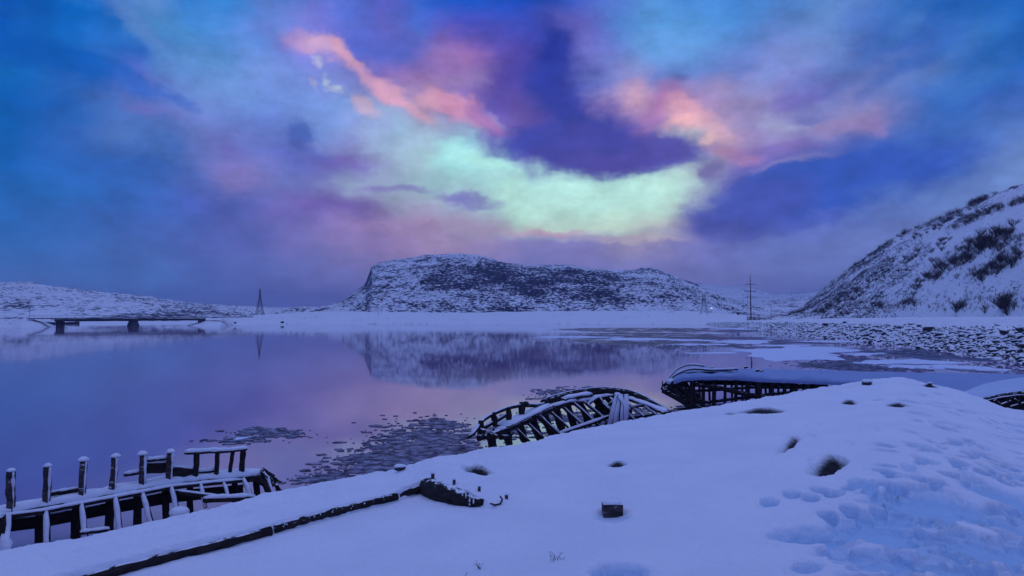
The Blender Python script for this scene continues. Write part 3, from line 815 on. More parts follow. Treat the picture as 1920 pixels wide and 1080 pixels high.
# ------------------------------------------------------------------ shrubs
def shrub_mesh(name, seed, nb=26, H=2.6):
    R = random.Random(seed); m = MB()
    def grow(p, d, L_, r, lev):
        pts = [p]; q = p
        for k in range(2):
            d = (d + Vector((R.uniform(-.25, .25), R.uniform(-.25, .25), R.uniform(-.02, .2)))).normalized()
            q = q + d * L_ / 2; pts.append(q)
        m.ring_tube(pts, [r, r * .7, r * .35], 3, False)
        if lev > 0:
            for k in range(3):
                s = pts[1].lerp(pts[2], R.random())
                dd = (d + Vector((R.uniform(-.8, .8), R.uniform(-.8, .8), R.uniform(0, .5)))).normalized()
                grow(s, dd, L_ * R.uniform(.4, .65), r * .55, lev - 1)
    for i in range(nb):
        a = R.uniform(0, 2 * math.pi); tl = R.uniform(.1, 1.15)
        d = Vector((math.cos(a) * tl, math.sin(a) * tl, 1)).normalized()
        grow(Vector((math.cos(a) * .25, math.sin(a) * .25, -.3)), d, H * R.uniform(.35, .75), .05, 2)
    me = bpy.data.meshes.new(name); me.from_pydata([tuple(v) for v in m.v], [], m.f); me.materials.append(M_TWIG)
    return me
SHR = [shrub_mesh('shrub', s) for s in range(5)]

def hill_hit(px, py):
    d = ray(px, py).normalized()
    h = htree.ray_cast(Vector((0, 0, CAM_H)), d)
    return h[0]

CLUST = [ # px,py, spread x, spread y, slope dy/dx, count, size, label
 (1862,452,46,16,-.35,34,1.15,'dark bare shrub in the largest thicket on the right slope'),
 (1800,492,38,18,-.5,22,1.05,'bare shrub in the thicket left of the slope centre'),
 (1755,510,16,22,-1.0,11,1.0,'bare shrub in the narrow upright clump on the slope'),
 (1722,535,20,12,-.8,9,.9,'bare shrub in the small clump above the road shoulder'),
 (1878,497,26,14,-.4,16,1.0,'bare shrub in the clump right of and below the big thicket'),
 (1845,518,18,12,-.5,9,.8,'bare shrub in the lower middle clump of the slope'),
 (1900,480,18,14,-.3,7,.8,'bare shrub by the right edge of the slope'),
 (1720,480,24,12,-.6,9,.8,'bare shrub on the mid slope beside the rocks'),
 (1765,462,24,9,-.45,9,.75,'bare shrub in the row high on the slope'),
 (1800,580,16,10,0,6,1.0,'bare shrub standing by the road at the slope foot, left one of two clumps'),
 (1885,572,26,14,0,11,1.25,'grey bare shrub clump by the road at the right slope foot'),
 (1706,568,18,9,0,7,.9,'bare shrub beside the boulders at the slope foot'),
 (1655,572,18,8,0,7,.8,'bare shrub low on the slope above the snowy road'),
 (1600,555,34,22,-.8,16,.8,'bare shrub among rocks at the far left of the slope'),
 (1560,572,30,12,-.6,12,.8,'bare shrub at the hill foot near the utility poles'),
 (1760,425,70,6,-.47,22,.75,'bare shrub along the hill crest against the sky'),
 (1850,372,34,5,-.47,10,.8,'bare shrub on the top of the hill crest'),
 (1660,460,50,5,-.7,14,.7,'bare shrub on the left shoulder of the hill crest'),
 (1835,400,60,5,-.40,16,.7,'bare shrub in the dark band below the crest'),
 (1640,520,34,16,-.6,12,.6,'bare shrub on the stony left part of the slope'),
]
R = random.Random(3); ns = 0
for (cx, cy, sx, sy, sl, n, size, lab) in CLUST:
    for i in range(n):
        if ns >= 290: break
        px = cx + R.gauss(0, .5) * sx; py = cy + R.gauss(0, .5) * sy + (px - cx) * sl
        h = hill_hit(px, py)
        if h is None: continue
        o = bpy.data.objects.new('shrub', SHR[R.randrange(5)]); COL.objects.link(o)
        o.location = h; s = size * R.uniform(.6, 1.05) * (h.y / 200) ** .35; o.scale = (s * 1.15, s * 1.15, s * R.uniform(.75, 1.05)); o.rotation_euler = (0, 0, R.uniform(0, 6.28))
        tag(o, lab, 'shrub', lab.replace('bare shrub', 'bare shrubs', 1).replace('dark ', '')); ns += 1

# fine scrub too dense to count, one mass
def scrub():
    R = random.Random(12); vs, fs = [], []
    def tuft(p, H):
        for i in range(9):
            a = R.uniform(0, 6.28); tl = R.uniform(.1, 1.0); d = Vector((math.cos(a) * tl, math.sin(a) * tl, 1)).normalized()
            b = p + Vector((math.cos(a), math.sin(a), 0)) * H * R.uniform(0, .35) - Vector((0, 0, .1))
            for k in range(3):
                L_ = H * R.uniform(.4, 1.0); q = b + d * L_; w = R.uniform(.02, .045)
                s_ = Vector((-d.y, d.x, R.uniform(-.3, .3))).normalized() * w; n = len(vs)
                vs.extend([b - s_, b + s_, q]); fs.append((n, n + 1, n + 2))
                d = (d + Vector((R.uniform(-.6, .6), R.uniform(-.6, .6), R.uniform(-.1, .3)))).normalized()
                b = b.lerp(q, R.uniform(.3, .8))
    lines = [([(1690,438),(1770,407),(1850,372)], 6, 420, 1.1), ([(1780,432),(1860,396),(1925,374)], 5, 380, 1.0), ([(1500,580),(1560,535),(1620,488),(1690,442)], 6, 420, .9),
             ([(1745,520),(1800,480),(1890,440)], 14, 420, 1.0), ([(1820,520),(1900,490)], 12, 200, .9), ([(1660,500),(1740,462)], 12, 160, .8), ([(1520,585),(1620,545),(1720,500)], 22, 520, .7),
             ([(1500,588),(1700,575)], 10, 260, .8), ([(1700,570),(1915,560)], 22, 120, .8), ([(1860,480),(1925,462)], 16, 90, .8), ([(1480,589),(1540,586)], 4, 90, .9)]
    for pts, w, n, H in lines:
        pts = np.array(pts, float); acc = np.concatenate([[0], np.cumsum(np.hypot(*np.diff(pts, axis=0).T))])
        for i in range(n):
            k = R.random() * acc[-1]; x = np.interp(k, acc, pts[:, 0]); y = np.interp(k, acc, pts[:, 1])
            if vnoise(np.array([x / 14.0]), np.array([y / 9.0]), 5)[0] < .34: continue
            h = hill_hit(x + R.gauss(0, w * .5), y + R.gauss(0, w * .6))
            if h is not None: tuft(h, H * R.uniform(.6, 1.2) * (h.y / 250) ** .4 * 1.3)
    o = mesh_np('scrub', [tuple(v) for v in vs], np.array(fs), M_TWIG, None, False)
    tag(o, 'fine dark scrub growing in bands over the right hillside and its crest', 'scrub', None, 'stuff')
scrub()

# ------------------------------------------------------------------ rocks of the embankment
def rock_verts(seed, sub=1):
    import bmesh
    bm = bmesh.new(); bmesh.ops.create_icosphere(bm, subdivisions=sub, radius=1)
    R = random.Random(seed); ax = [Vector((R.gauss(0, 1), R.gauss(0, 1), R.gauss(0, 1))).normalized() for _ in range(6)]
    for v in bm.verts:
        for a in ax:
            k = v.co.dot(a)
            if k > .62: v.co -= a * (k - .62)
        v.co *= 1 + R.uniform(-.08, .08)
    vs = np.array([list(v.co) for v in bm.verts]); fs = [tuple(v.index for v in f.verts) for f in bm.faces]; bm.free()
    return vs, np.array(fs)
ROCKS = [rock_verts(s) for s in range(6)]
M_ROCK, t_, b_ = new_mat('snow_dusted_rock')
geo = nd(t_, 'ShaderNodeNewGeometry'); s_ = nd(t_, 'ShaderNodeSeparateXYZ'); t_.links.new(geo.outputs['Normal'], s_.inputs[0])
n_ = noise_node(t_, 2.2, 5, .6)
v_ = tmath(t_, 'ADD', s_.outputs[2], tmath(t_, 'MULTIPLY', tmath(t_, 'SUBTRACT', n_.outputs['Fac'], .5), .9))
t_.links.new(tmix(t_, tstep(t_, v_, .26, .46), tmix(t_, n_.outputs['Fac'], (0.02, 0.018, 0.024, 1), (0.06, 0.055, 0.065, 1)), SNOW), b_.inputs['Base Color'])
b_.inputs['Roughness'].default_value = .85
bump(t_, b_, n_.outputs['Fac'], .6, .08)
rock_me = []
for vs, fs in ROCKS:
    me = bpy.data.meshes.new('rock'); me.from_pydata([tuple(v) for v in vs], [], [tuple(f) for f in fs]); me.materials.append(M_ROCK); rock_me.append(me)

def emb_surface(s, d):
    f = emb_pt(s); g = emb_pt(min(s + .05, len(emb_foot) - 1.001)); dv = (g - f); n = Vector((-dv.y, dv.x, 0)).normalized()
    if dv.length < 1e-6: n = Vector((1, .3, 0)).normalized()
    if n.x < 0: n = -n
    p = f + n * d; p.z = float(np.interp(d, PROF_D, PROF_Z) * np.interp(s, HS_X, HS_Y)); return p
# individual boulders: the near end, largest in the picture
R = random.Random(9)
cnt = 0; seg_len = [(emb_foot[i + 1] - emb_foot[i]).length for i in range(len(emb_foot) - 1)]
for k in range(280):
    s = 3.2 + 3.75 * math.sqrt(R.random()); d = R.uniform(-.3, 4.5) if R.random() < .95 else R.uniform(4.5, 5.5)
    p = emb_surface(s, d)
    o = bpy.data.objects.new('boulder', rock_me[R.randrange(6)]); COL.objects.link(o)
    r = R.uniform(.20, .50) * (1.15 if s < 5 else .9)
    o.location = p + Vector((0, 0, r * .1)); o.scale = (r * R.uniform(.9, 1.5), r * R.uniform(.7, 1.1), r * R.uniform(.5, .8)); o.rotation_euler = (R.uniform(-.4, .4), R.uniform(-.4, .4), R.uniform(0, 6.28))
    hgt = 'at the water line' if d < 1.2 else 'in the lower half' if d < 2.6 else 'in the upper half' if d < 3.9 else 'on the snowy rim'
    stretch = 'behind the largest floe' if s < 4.6 else 'behind the paired floes' if s < 5.6 else 'at the right border'
    lab = 'dusted boulder ' + hgt + ' of the embankment, ' + stretch; gr = 'boulders ' + hgt + ' of the embankment, ' + stretch
    tag(o, lab, 'boulder', gr)
# the smaller stones as one mass
VV, FF, off = [], [], 0
for k in range(7600):
    s = 9 - 8.6 * R.random() ** .55 if R.random() < .4 else R.uniform(1.2, 7.4)
    s = min(max(s, 1.1), 8.9); d = R.uniform(-.5, 4.2 + R.random())
    p = emb_surface(s, d); r = .12 + .34 * R.random() ** 2.4
    if vnoise(np.array([p.x * .35]), np.array([p.y * .12]), 9)[0] > .74 and R.random() < .7: continue
    vs, fs = ROCKS[R.randrange(6)]
    a = R.uniform(0, 6.28); ca, sa = math.cos(a), math.sin(a)
    v = vs * np.array([r * R.uniform(.9, 1.6), r * R.uniform(.7, 1), r * R.uniform(.5, .9)])
    v = np.stack([v[:, 0] * ca - v[:, 1] * sa, v[:, 0] * sa + v[:, 1] * ca, v[:, 2]], 1) + np.array([p.x, p.y, p.z + r * .1])
    VV.append(v); FF.append(fs + off); off += len(v)
o = mesh_np('riprap_stones', np.concatenate(VV), np.concatenate(FF), M_ROCK, None, False)
tag(o, 'mass of small snow dusted stones facing the embankment', 'stones', None, 'stuff')
for (px, py, r, lab) in [(1882,622,.42,'dark bare boulder on the snow above the embankment stones, right one'),(1688,613,.42,'dark snow capped boulder on the snow above the embankment stones'),(1548,608,.45,'small boulder with a twig on the embankment snow'),(1912,617,.4,'small dark stone at the right edge of the embankment snow'),(1740,616,.5,'small dark stone between two larger ones on the embankment rim')]:
    p = at_depth(px, py, {1882: 63, 1688: 87, 1548: 118, 1912: 60, 1740: 80}[px])
    o = bpy.data.objects.new('boulder', rock_me[int(px) % 6]); COL.objects.link(o); o.location = p; o.scale = (r * 1.2, r, r * .8); o.rotation_euler = (0, 0, px)
    tag(o, lab, 'boulder')

# ------------------------------------------------------------------ ice on the water
M_FLOE = mat_snow('floe_snow', True, False, (.78, .84, .95))
def floe(px, py, w, h, seed, lab, z=.07, rag=.22):
    R = random.Random(seed); c = at_z(px, py, 0); ex_ = at_z(px + w, py, 0); ey = at_z(px, py - h, 0)
    rx = (ex_ - c).length; ry = (ey - c).length
    n = 44; top, bot = [], []
    ph = [R.uniform(0, 6.28) for _ in range(6)]
    for k in range(n):
        a = 2 * math.pi * k / n
        q = 1 + rag * (.5 * math.sin(2 * a + ph[0]) + .4 * math.sin(3 * a + ph[1]) + .3 * math.sin(5 * a + ph[2]) + .22 * math.sin(9 * a + ph[3]) + .15 * math.sin(14 * a + ph[4]))
        x = math.cos(a) * rx * q; y = math.sin(a) * ry * q
        x += y * .3
        top.append((x * .985, y * .985, z)); bot.append((x, y, .004))
    vs = bot + top + [(0, 0, z + .02)]
    fs = [(k, (k + 1) % n, n + (k + 1) % n, n + k) for k in range(n)] + [(n + k, n + (k + 1) % n, 2 * n) for k in range(n)]
    o = mesh_np('ice_floe', vs, fs, M_FLOE, None, False); o.location = (c.x, c.y, 0)
    tag(o, lab, 'ice floe'); return o
FLOES = [
 (1495,660,105,9,'large white snow covered ice floe in front of the embankment'),
 (1700,679,78,4.2,'long white ice floe right of the largest floe, far one of a pair'),
 (1735,688,70,3.4,'long white ice floe right of the largest floe, near one of a pair'),
 (1835,691,44,3.0,'small white floe at the right end of the floe group'),
 (1395,641,62,2.6,'narrow white floe behind the largest floe'),
 (1310,646,46,1.8,'thin grey white floe left of the narrow floe'),
 (1470,648,40,1.8,'small thin floe touching the top of the largest floe'),
 (1080,632,72,1.5,'thin streak of white ice reaching left over the mountain reflection'),
 (1200,636,80,1.8,'thin white ice streak joining the middle of the bay'),
 (1300,638,40,1.5,'short white ice streak left of the narrow floe'),
 (1400,617,60,1.4,'thin white ice strip close under the far embankment'),
 (1560,640,50,1.6,'thin white ice strip along the embankment stones'),
 (1340,662,40,1.6,'faint thin floe left below the largest floe'),
 (1620,664,40,2.0,'small floe between the largest floe and the embankment'),
]
for i, (px, py, w, h, lab) in enumerate(FLOES): floe(px, py, w, h, i + 2, lab, .035 if w > 60 else .025, .42)
for i, (px, py, w, h, lab) in enumerate([(452,824,10,2.6,'tiny white ice cake on the dark water behind the railing'),(420,832,34,6,'grey flat ice patch on the water behind the railing')][:1]):
    floe(px, py, w, h, i + 40, lab, .04, .3)

# brash ice: dark thin plates
M_BRASH, t_, b_ = new_mat('dark_brash_ice')
n_ = noise_node(t_, 3.5, 4)
t_.links.new(tmix(t_, tstep(t_, n_.outputs['Fac'], .35, .7), (0.02, 0.018, 0.05, 1), (0.30, 0.28, 0.38, 1)), b_.inputs['Base Color'])
b_.inputs['Roughness'].default_value = .5; b_.inputs['Specular IOR Level'].default_value = .25
def brash(regions, label, seed):
    R = random.Random(seed); vs, fs = [], []
    for (px, py, w, h, n, sz) in regions:
        n = int(n * 1.5); sz *= .42
        for i in range(n):
            x = px + R.gauss(0, .58) * w; y = py + R.gauss(0, .58) * h
            if y < 605: continue
            c = at_z(x, y, 0)
            s = sz * (.35 + 2.4 * R.random() ** 3.2); k = R.choice((4, 5, 6)); b0 = len(vs); a0 = R.uniform(0, 6.28); tl = R.uniform(-.03, .22) 
            ring = []
            for j in range(k):
                a = a0 + 2 * math.pi * j / k + R.uniform(-.3, .3); q = s * R.uniform(.6, 1.1)
                ring.append((c.x + math.cos(a) * q * 1.5, c.y + math.sin(a) * q * 1.0, .006 + max(0, math.sin(a) * q * tl)))
            for p in ring: vs.append((p[0], p[1], .003))
            for p in ring: vs.append((p[0], p[1], p[2] + .012))
            fs.append(tuple(b0 + k + j for j in range(k)))
            for j in range(k): fs.append((b0 + j, b0 + (j + 1) % k, b0 + k + (j + 1) % k, b0 + k + j))
    o = mesh_np('brash_ice', vs, fs, M_BRASH, None, False); tag(o, label, 'brash ice', None, 'stuff')
brash([(800,826,80,26,520,.16),(760,862,80,16,300,.13),(700,868,70,18,160,.12),(830,795,36,10,110,.14),(610,900,60,10,110,.10),(860,850,60,20,160,.12),(720,840,60,20,60,.11),(1080,785,90,10,260,.13),(1170,770,70,8,140,.13),(960,810,60,10,120,.12),(690,885,80,10,100,.1)], 'dark broken ice plates floating left of the arched wreck', 1)
brash([(500,810,60,6,90,.16),(450,826,70,5,50,.14),(545,818,40,3,40,.12)], 'dark slush patch on the water behind the railing', 2)
brash([(1080,735,70,7,170,.2),(1050,745,50,4,60,.16),(1270,770,40,6,60,.15)], 'dark slush behind the arched wreck', 3)
brash([(1580,682,70,9,300,.3),(1660,690,60,5,120,.3),(1300,648,120,5,160,.4),(1230,628,160,4,120,.5),(1700,662,100,8,200,.4)], 'grey brash ice between the white floes', 4)

# ------------------------------------------------------------------ ledge timbers
tim = thing('timber_kerb', 'long dark timber edge under the snow ledge, in jointed lengths', 'timber', tuple(LP_[4]))
def along(pixels, n):
    P = [on_base(*p) for p in pixels]; acc = [0]
    for a, b in zip(P, P[1:]): acc.append(acc[-1] + (b - a).length)
    out = []
    for i in range(n):
        s = acc[-1] * i / (n - 1)
        j = max(k for k in range(len(acc)) if acc[k] <= s + 1e-9); j = min(j, len(P) - 2)
        out.append(P[j].lerp(P[j + 1], (s - acc[j]) / max(acc[j + 1] - acc[j], 1e-6)))
    return out
def timber(pix, r0, r1, flecks, n=14):
    P = along(pix, n)
    rad = [(r0 + (r1 - r0) * i / (n - 1)) * random.uniform(.78, 1.12) for i in range(n)]
    Q = []
    for p, r in zip(P, rad):
        d = Vector((p.x, p.y, 0)).normalized()
        Q.append(p - d * .008 + Vector((0, 0, .034)))
    m = MB().ring_tube(Q, rad, 9, True, Vector((0, 0, 1)), (.85, 1.0), .07)
    o = part(m, 'timber', M_WOOD, tim)
    if flecks:
        f = MB()
        for i in range(flecks):
            k = random.random() * (n - 1.01); j = int(k); q = Q[j].lerp(Q[j + 1], k - j); d = Vector((q.x, q.y, 0)).normalized(); r = rad[j]
            an = random.uniform(.1, 1.3)
            f.blob(q - d * (math.cos(an) * r * .88) + Vector((0, 0, math.sin(an) * r)), random.uniform(.005, .011), 1, .8, .8, 5, 3)
        s = f.build('snow_fleck', M_SNOW, None, True); s.parent = o; s['kind'] = 'stuff'
timber([(-300,1228),(60,1124),(200,1084),(330,1049),(420,1027),(508,1003)], .040, .040, 0, 44)
timber([(511,1001),(560,986),(640,964),(700,948),(744,937)], .038, .042, 26, 24)
timber([(746,935),(775,927),(803,918)], .042, .048, 8, 8)

# studded hull timber at the end of the ledge
stt = thing('studded_timber', 'thick dark hull timber studded with snowy bolt heads, with a hooked rope end', 'timber', tuple(on_base(850, 940)))
P = along([(788,912),(806,926),(830,936),(860,945),(892,952),(908,952)], 12)
rads = [.045, .07, .10, .115, .122, .124, .122, .114, .104, .086, .058, .03]
Q = [p + Vector((p.x, p.y, 0)).normalized() * .05 + Vector((0, 0, .035)) for p in P]
m = MB().ring_tube(Q, rads, 12, True, Vector((0, 0, 1)), (.9, .92), .03)
core = part(m, 'hull_timber', M_WOOD, stt, None, True)
f = MB()
for i in range(24):
    k = .5 + 10 * i / 24; j = int(k); q = Q[j].lerp(Q[j + 1], k - j); d = Vector((q.x, q.y, 0)).normalized(); r = rads[j]
    for an in ((1.2, .95, .70, .45, .20, -.05) if i > 5 else (1.0, .7, .4)):
        if random.random() < .25: continue
        an += random.uniform(-.08, .08)
        f.blob(q - d * (math.cos(an) * r * .91) + Vector((0, 0, math.sin(an) * r * .93)), random.uniform(.006, .011), 1, .9, 1.2, 5, 3)
s = f.build('snow_fleck', M_SNOW, None, True); s.parent = core; s['kind'] = 'stuff'
hp = [on_base(x, y) + Vector((0, 0, h_)) for x, y, h_ in ((903, 946, .05), (915, 950, .035), (928, 953, .03), (938, 952, .035), (942, 947, .05), (938, 943, .06))]
part(MB().ring_tube(hp, .008, 6), 'rope', M_IRON, stt, None, True)

# small objects sticking out of the snow
def snowy_peg(px, py, w, h, lab):
    p = snow_pt(px, py); s = p.y / FPX
    t = thing('peg', lab, 'peg', tuple(p))
    part(MB().ring_tube([p - Vector((0, 0, .05)), p + Vector((.004, 0, h * s))], [w * s * .45, w * s * .4], 7), 'shaft', M_FROST, t)
    part(MB().blob(p + Vector((.004, 0, h * s)), w * s * .55, 1, 1, .8, 8, 4, .1, True), 'snow_cap', M_SNOW, t, None, True)
snowy_peg(811,897,8,9,'small snow capped peg above the left end of the studded timber')
snowy_peg(851,909,7,9,'small snow capped peg above the middle of the studded timber')
snowy_peg(898,921,7,9,'small snow capped peg above the right end of the studded timber')
snowy_peg(949,936,8,8,'dark peg right of the hooked rope end')
# stub post
p = snow_pt(1148, 966); sc_ = p.y / FPX
st = thing('post_stub', 'square dark post stub standing alone in the smooth snow', 'post', tuple(p))
hw = 18 * sc_
part(MB().beam(p - Vector((0, 0, .1)), p + Vector((0, 0, 22 * sc_)), hw * 2, hw * 1.6, 1, 0, Vector((0, 1, 0))), 'post', M_FROST, st)
part(MB().blob(p + Vector((0, 0, 22 * sc_)), hw * .98, 1, .85, .45, 12, 4, .05, True), 'snow_cap', M_SNOW, st, None, True)
# edge rocks
def edge_rock(px, py, r, lab, D=None):
    p = snow_pt(px, py) if D is None else at_depth(px, py, D)
    t = thing('rock', lab, 'rock', tuple(p))
    vs, fs = ROCKS[int(px) % 6]; v = vs * np.array([r * 1.3, r, r * .75]) + np.array(list(p + Vector((0, 0, r * .35))))
    o = mesh_np('stone', v, fs.copy(), M_ROCK, None, False); fix_parent(o, t)
    s = MB().blob(p + Vector((-.03 * r, .1 * r, r * .75)), r * 1.1, 1.15, .9, .5, 10, 4, .08, True).build('snow_cap', M_SNOW, None, True); fix_parent(s, t)
edge_rock(1626,722,.10,'small snow capped stone on the crest of the snow mound')
edge_rock(750,882,.055,'small snow capped stone on the bank edge above the ice')
edge_rock(1744,722,.05,'tiny dark stone right of the mound crest')
p = snow_pt(735,882)
# dead weed stalks
def weed(px, py, lab, n=5, H=.1, seed=0):
    R = random.Random(seed); p = snow_pt(px, py); t = thing('weed', lab, 'weed', tuple(p))
    for i in range(n):
        a = p + Vector((R.uniform(-.02, .02), R.uniform(-.02, .02), -.02)); q = a + Vector((R.uniform(-.05, .05), R.uniform(-.02, .02), H * R.uniform(.6, 1)))
        mid = a.lerp(q, .6) + Vector((R.uniform(-.01, .01), 0, 0))
        part(MB().ring_tube([a, mid, q, q + Vector((R.uniform(-.02, .02), 0, -.01))], [.0022, .0018, .0014, .001], 4, False), 'stalk', M_TWIG, t)
weed(902,1068,'tiny dark weed stalk poking through the snow at the bottom',5,.075,1)
weed(1040,1052,'frosted weed stalks with a dark hollow near the bottom centre',5,.09,2)
weed(1052,1050,'short weed stalk just right of the frosted ones',3,.05,3)
weed(870,1092,'weed stalk at the bottom edge of the snow',4,.08,4)

# ------------------------------------------------------------------ left wreck
def plane_pt(px, py, A, B, off=0.0):
    """pixel ray met with the vertical plane through A-B, moved back by off metres"""
    n = Vector((-(B.y - A.y), B.x - A.x, 0)).normalized()
    if n.y < 0: n = -n
    O = Vector((0, 0, CAM_H)); d = ray(px, py)
    s = (A + n * off - O).dot(n) / d.dot(n)
    return O + d * s
A_ = at_z(0, 959, .60); B_ = at_z(493, 885, .60)
lw = thing('boat_wreck', 'snowy hull skeleton with upright bulwark posts at lower left', 'boat wreck', tuple(A_.lerp(B_, .5)))
def LW(px, py, off=0.0): return plane_pt(px, py, A_, B_, off)
def poly_beam(t, name, pts, w, h, mat, snow=0.0, seg=None):
    rad = 1.0
    m = MB().ring_tube(pts, 1.0, 4, True, Vector((0, 0, 1)), (w * .707, h * .707), .07)
    sn = None
    if snow:
        Q, K = [], []
        for a, b in zip(pts, pts[1:]):
            for k in range(4): Q.append(a.lerp(b, k / 4) + Vector((0, 0, h * .5 + snow * .2)))
        Q.append(pts[-1] + Vector((0, 0, h * .5)))
        K = [random.uniform(.8, 1.15) for _ in Q]; K[0] = K[-1] = .4
        sn = MB().ring_tube(Q, K, 8, True, Vector((0, 0, 1)), (w * .6, snow * .7), .05)
    return part(m, name, mat, t, sn)
# gunwale with deep snow
gpx = [(-120,980),(-60,970),(0,960),(79,946),(152,933),(233,917),(315,903),(367,897),(455,889),(493,886)]
poly_beam(lw, 'gunwale', [LW(x, y + 3, .10) for x, y in gpx], .30, .05, M_WOOD, .10)
poly_beam(lw, 'clamp_beam', [LW(x, y + 10, -.04) for x, y in gpx], .06, .10, M_WOOD, 0)
spx = [(-120,992),(0,970),(79,960),(152,946),(219,933),(262,925),(321,914),(380,908),(455,901)]
poly_beam(lw, 'beam_shelf', [LW(x, y, -.10) for x, y in spx], .09, .05, M_WOODS, .035)
# dark inner planking strips
for k, (dy, oo) in enumerate(((13, .16), (23, .19))):
    poly_beam(lw, 'hull_plank', [LW(x, y + dy, oo) for x, y in spx], .05, .105 - .02 * k, M_WOOD, 0)
# bulwark posts
for (x0, y0, x1, y1) in [(22,882,20,956),(90,873,86,945),(154,864,152,931),(215,856,211,920),(270,851,267,913),(320,847,316,904)]:
    a, b = LW(x1, y1 + 6), LW(x0, y0)
    b = b + Vector((random.uniform(-.02, .02), random.uniform(-.04, .04), 0)); pw = random.uniform(.070, .092)
    m = MB().beam(a, b, pw, .075, 6, .009, Vector((0, 1, 0)))
    o = part(m, 'bulwark_post', M_FROST, lw)
    c = MB().blob(b + Vector((random.uniform(-.01, .015), 0, -.005)), random.uniform(.060, .082), 1.0, .9, .75, 10, 4, .1, True).build('snow_cap', M_SNOW, None, True); c.parent = o
    sd = MB().ring_tube([b.lerp(a, .02 + .9 * k / 9) + Vector((.043, -.015, 0)) for k in range(10)], [random.uniform(.5, 1.2) * (1 - k / 14) for k in range(10)], 7, True, Vector((0, 1, 0)), (.022, .03), .15)
    c = sd.build('clinging_snow', M_SNOW, None, True); c.parent = o
for (x0, y0, x1, y1, w) in [(369,850,366,903,.07),(408,848,405,897,.06),(437,846,430,893,.05),(456,843,453,893,.075)]:
    a, b = LW(x1, y1), LW(x0, y0); part(MB().beam(a, b, w, w, 5, .004, Vector((0, 1, 0))), 'bulwark_post', M_WOOD, lw)
log_part(lw, 'rail', LW(347, 850), LW(432, 846), .09, .035, M_WOOD, .07, 4)
log_part(lw, 'rail', LW(430, 846), LW(462, 842), .07, .03, M_WOOD, .05, 3)
part(MB().blob(LW(458, 841), .06, 1, 1, .8, 8, 4, .1, True), 'snow_cap', M_SNOW, lw, None, True)
log_part(lw, 'rail', LW(94, 927, .12), LW(150, 918, .12), .05, .06, M_WOODS, .03)
log_part(lw, 'rail', LW(233, 891, .1), LW(266, 886, .1), .06, .04, M_WOODS, .04)
log_part(lw, 'rail', LW(272, 864, .02), LW(314, 860, .02), .05, .035, M_WOOD, .045)
part(MB().beam(LW(272, 878, .06), LW(316, 876, .06), .03, .17, 3, .003), 'bulwark_plank', M_WOOD, lw, snow_strip(LW(272, 878, .06), LW(316, 876, .06), .04, .17, .03))
part(MB().beam(LW(322, 888, .04), LW(366, 892, .04), .04, .20, 4, .006), 'bulwark_plank', M_WOOD, lw, snow_strip(LW(322, 886, .04), LW(366, 890, .04), .05, .20, .03))
log_part(lw, 'bulwark_plank', LW(370, 886, .1), LW(404, 882, .1), .08, .03, M_WOODS, .05)
# snow covered frames towards the camera and dark frames behind
for (x0, y0, x1, y1, w) in [(88,960,90,1035,.085),(154,946,163,1025,.08),(217,932,228,1010,.085),(268,925,286,990,.08),(322,914,336,972,.08),(377,908,386,952,.06),(420,906,432,940,.06),(457,899,474,938,.075)]:
    a, b = LW(x0, y0, -.10), LW(x1, y1, -.32)
    m = MB().beam(a, b, w * .8, w * .5, 4, .004, Vector((0, 1, 0)))
    o = part(m, 'rib', M_WOOD, lw)
    c = MB().ring_tube([a + Vector((0, -.03, .03)), a.lerp(b, .35) + Vector((0.008, -.035, .03)), a.lerp(b, .7) + Vector((-.005, -.03, .03)), b + Vector((0, -.03, .02))], [.75, 1, .85, .9], 8, True, Vector((0, 1, 0)), (w * .52, .03), .08).build('snow_cap', M_SNOW, None, True); c.parent = o
for (x0, y0, x1, y1, w) in [(10,975,6,1060,.10),(76,965,74,1060,.10),(144,950,140,1045,.10),(206,936,204,1030,.10),(258,930,258,1005,.09),(310,918,312,985,.09),(356,912,357,970,.08),(440,905,442,950,.08),(480,898,484,940,.09)]:
    part(MB().beam(LW(x0, y0, .12), LW(x1, y1, .02), w, w * .9, 4, .006, Vector((0, 1, 0))), 'rib', M_WOOD, lw)
# big snowy frame at the left border
o = part(MB().beam(LW(6, 966, -.12), LW(2, 1060, -.4), .14, .1, 4, .005, Vector((0, 1, 0))), 'rib', M_WOOD, lw)
c = MB().ring_tube([LW(8, 966, -.14), LW(12, 985, -.2), LW(8, 1010, -.3), LW(10, 1018, -.34), LW(2, 1060, -.42)], [1.1, .8, .9, 1.2, .8], 9, True, Vector((0, 1, 0)), (.085, .05), .08).build('snow_cap', M_SNOW, None, True); c.parent = o
# broken right end
part(MB().ring_tube([LW(455, 893, .05), LW(480, 895, 0), LW(497, 908, -.1), LW(504, 925, -.2)], [.07, .08, .06, .05], 6, True, Vector((0, 0, 1)), (1, 1), .1), 'stem_timber', M_WOOD, lw)
part(MB().ring_tube([LW(456, 886, .05), LW(492, 884, 0), LW(503, 898, -.05), LW(509, 918, -.12), LW(513, 928, -.15)], [.8, 1, .8, .6, .5], 8, True, Vector((0, 0, 1)), (.07, .035), .1), 'snow_cap', M_SNOW, lw, None, True)
for k in range(11):
    x = 488 + k * 3.4; y = 878 + k * 3.2
    a = LW(x + random.uniform(-4, 4), y + random.uniform(-3, 3), random.uniform(-.1, .15)); b = LW(x + random.uniform(4, 16), y + random.uniform(8, 26), random.uniform(-.15, .1))
    log_part(lw, 'splintered_plank', a, b, .05, .025, M_WOODS, .015 if k % 2 else 0, 2, .005)
for (x, y) in ((493, 878), (497, 884), (505, 890)):
    part(MB().ring_tube([LW(x, y, 0), LW(x + 12, y + 9, 0), LW(x + 22, y + 14, 0)], [.018, .022, .014], 5), 'splintered_plank', M_WOOD, lw)
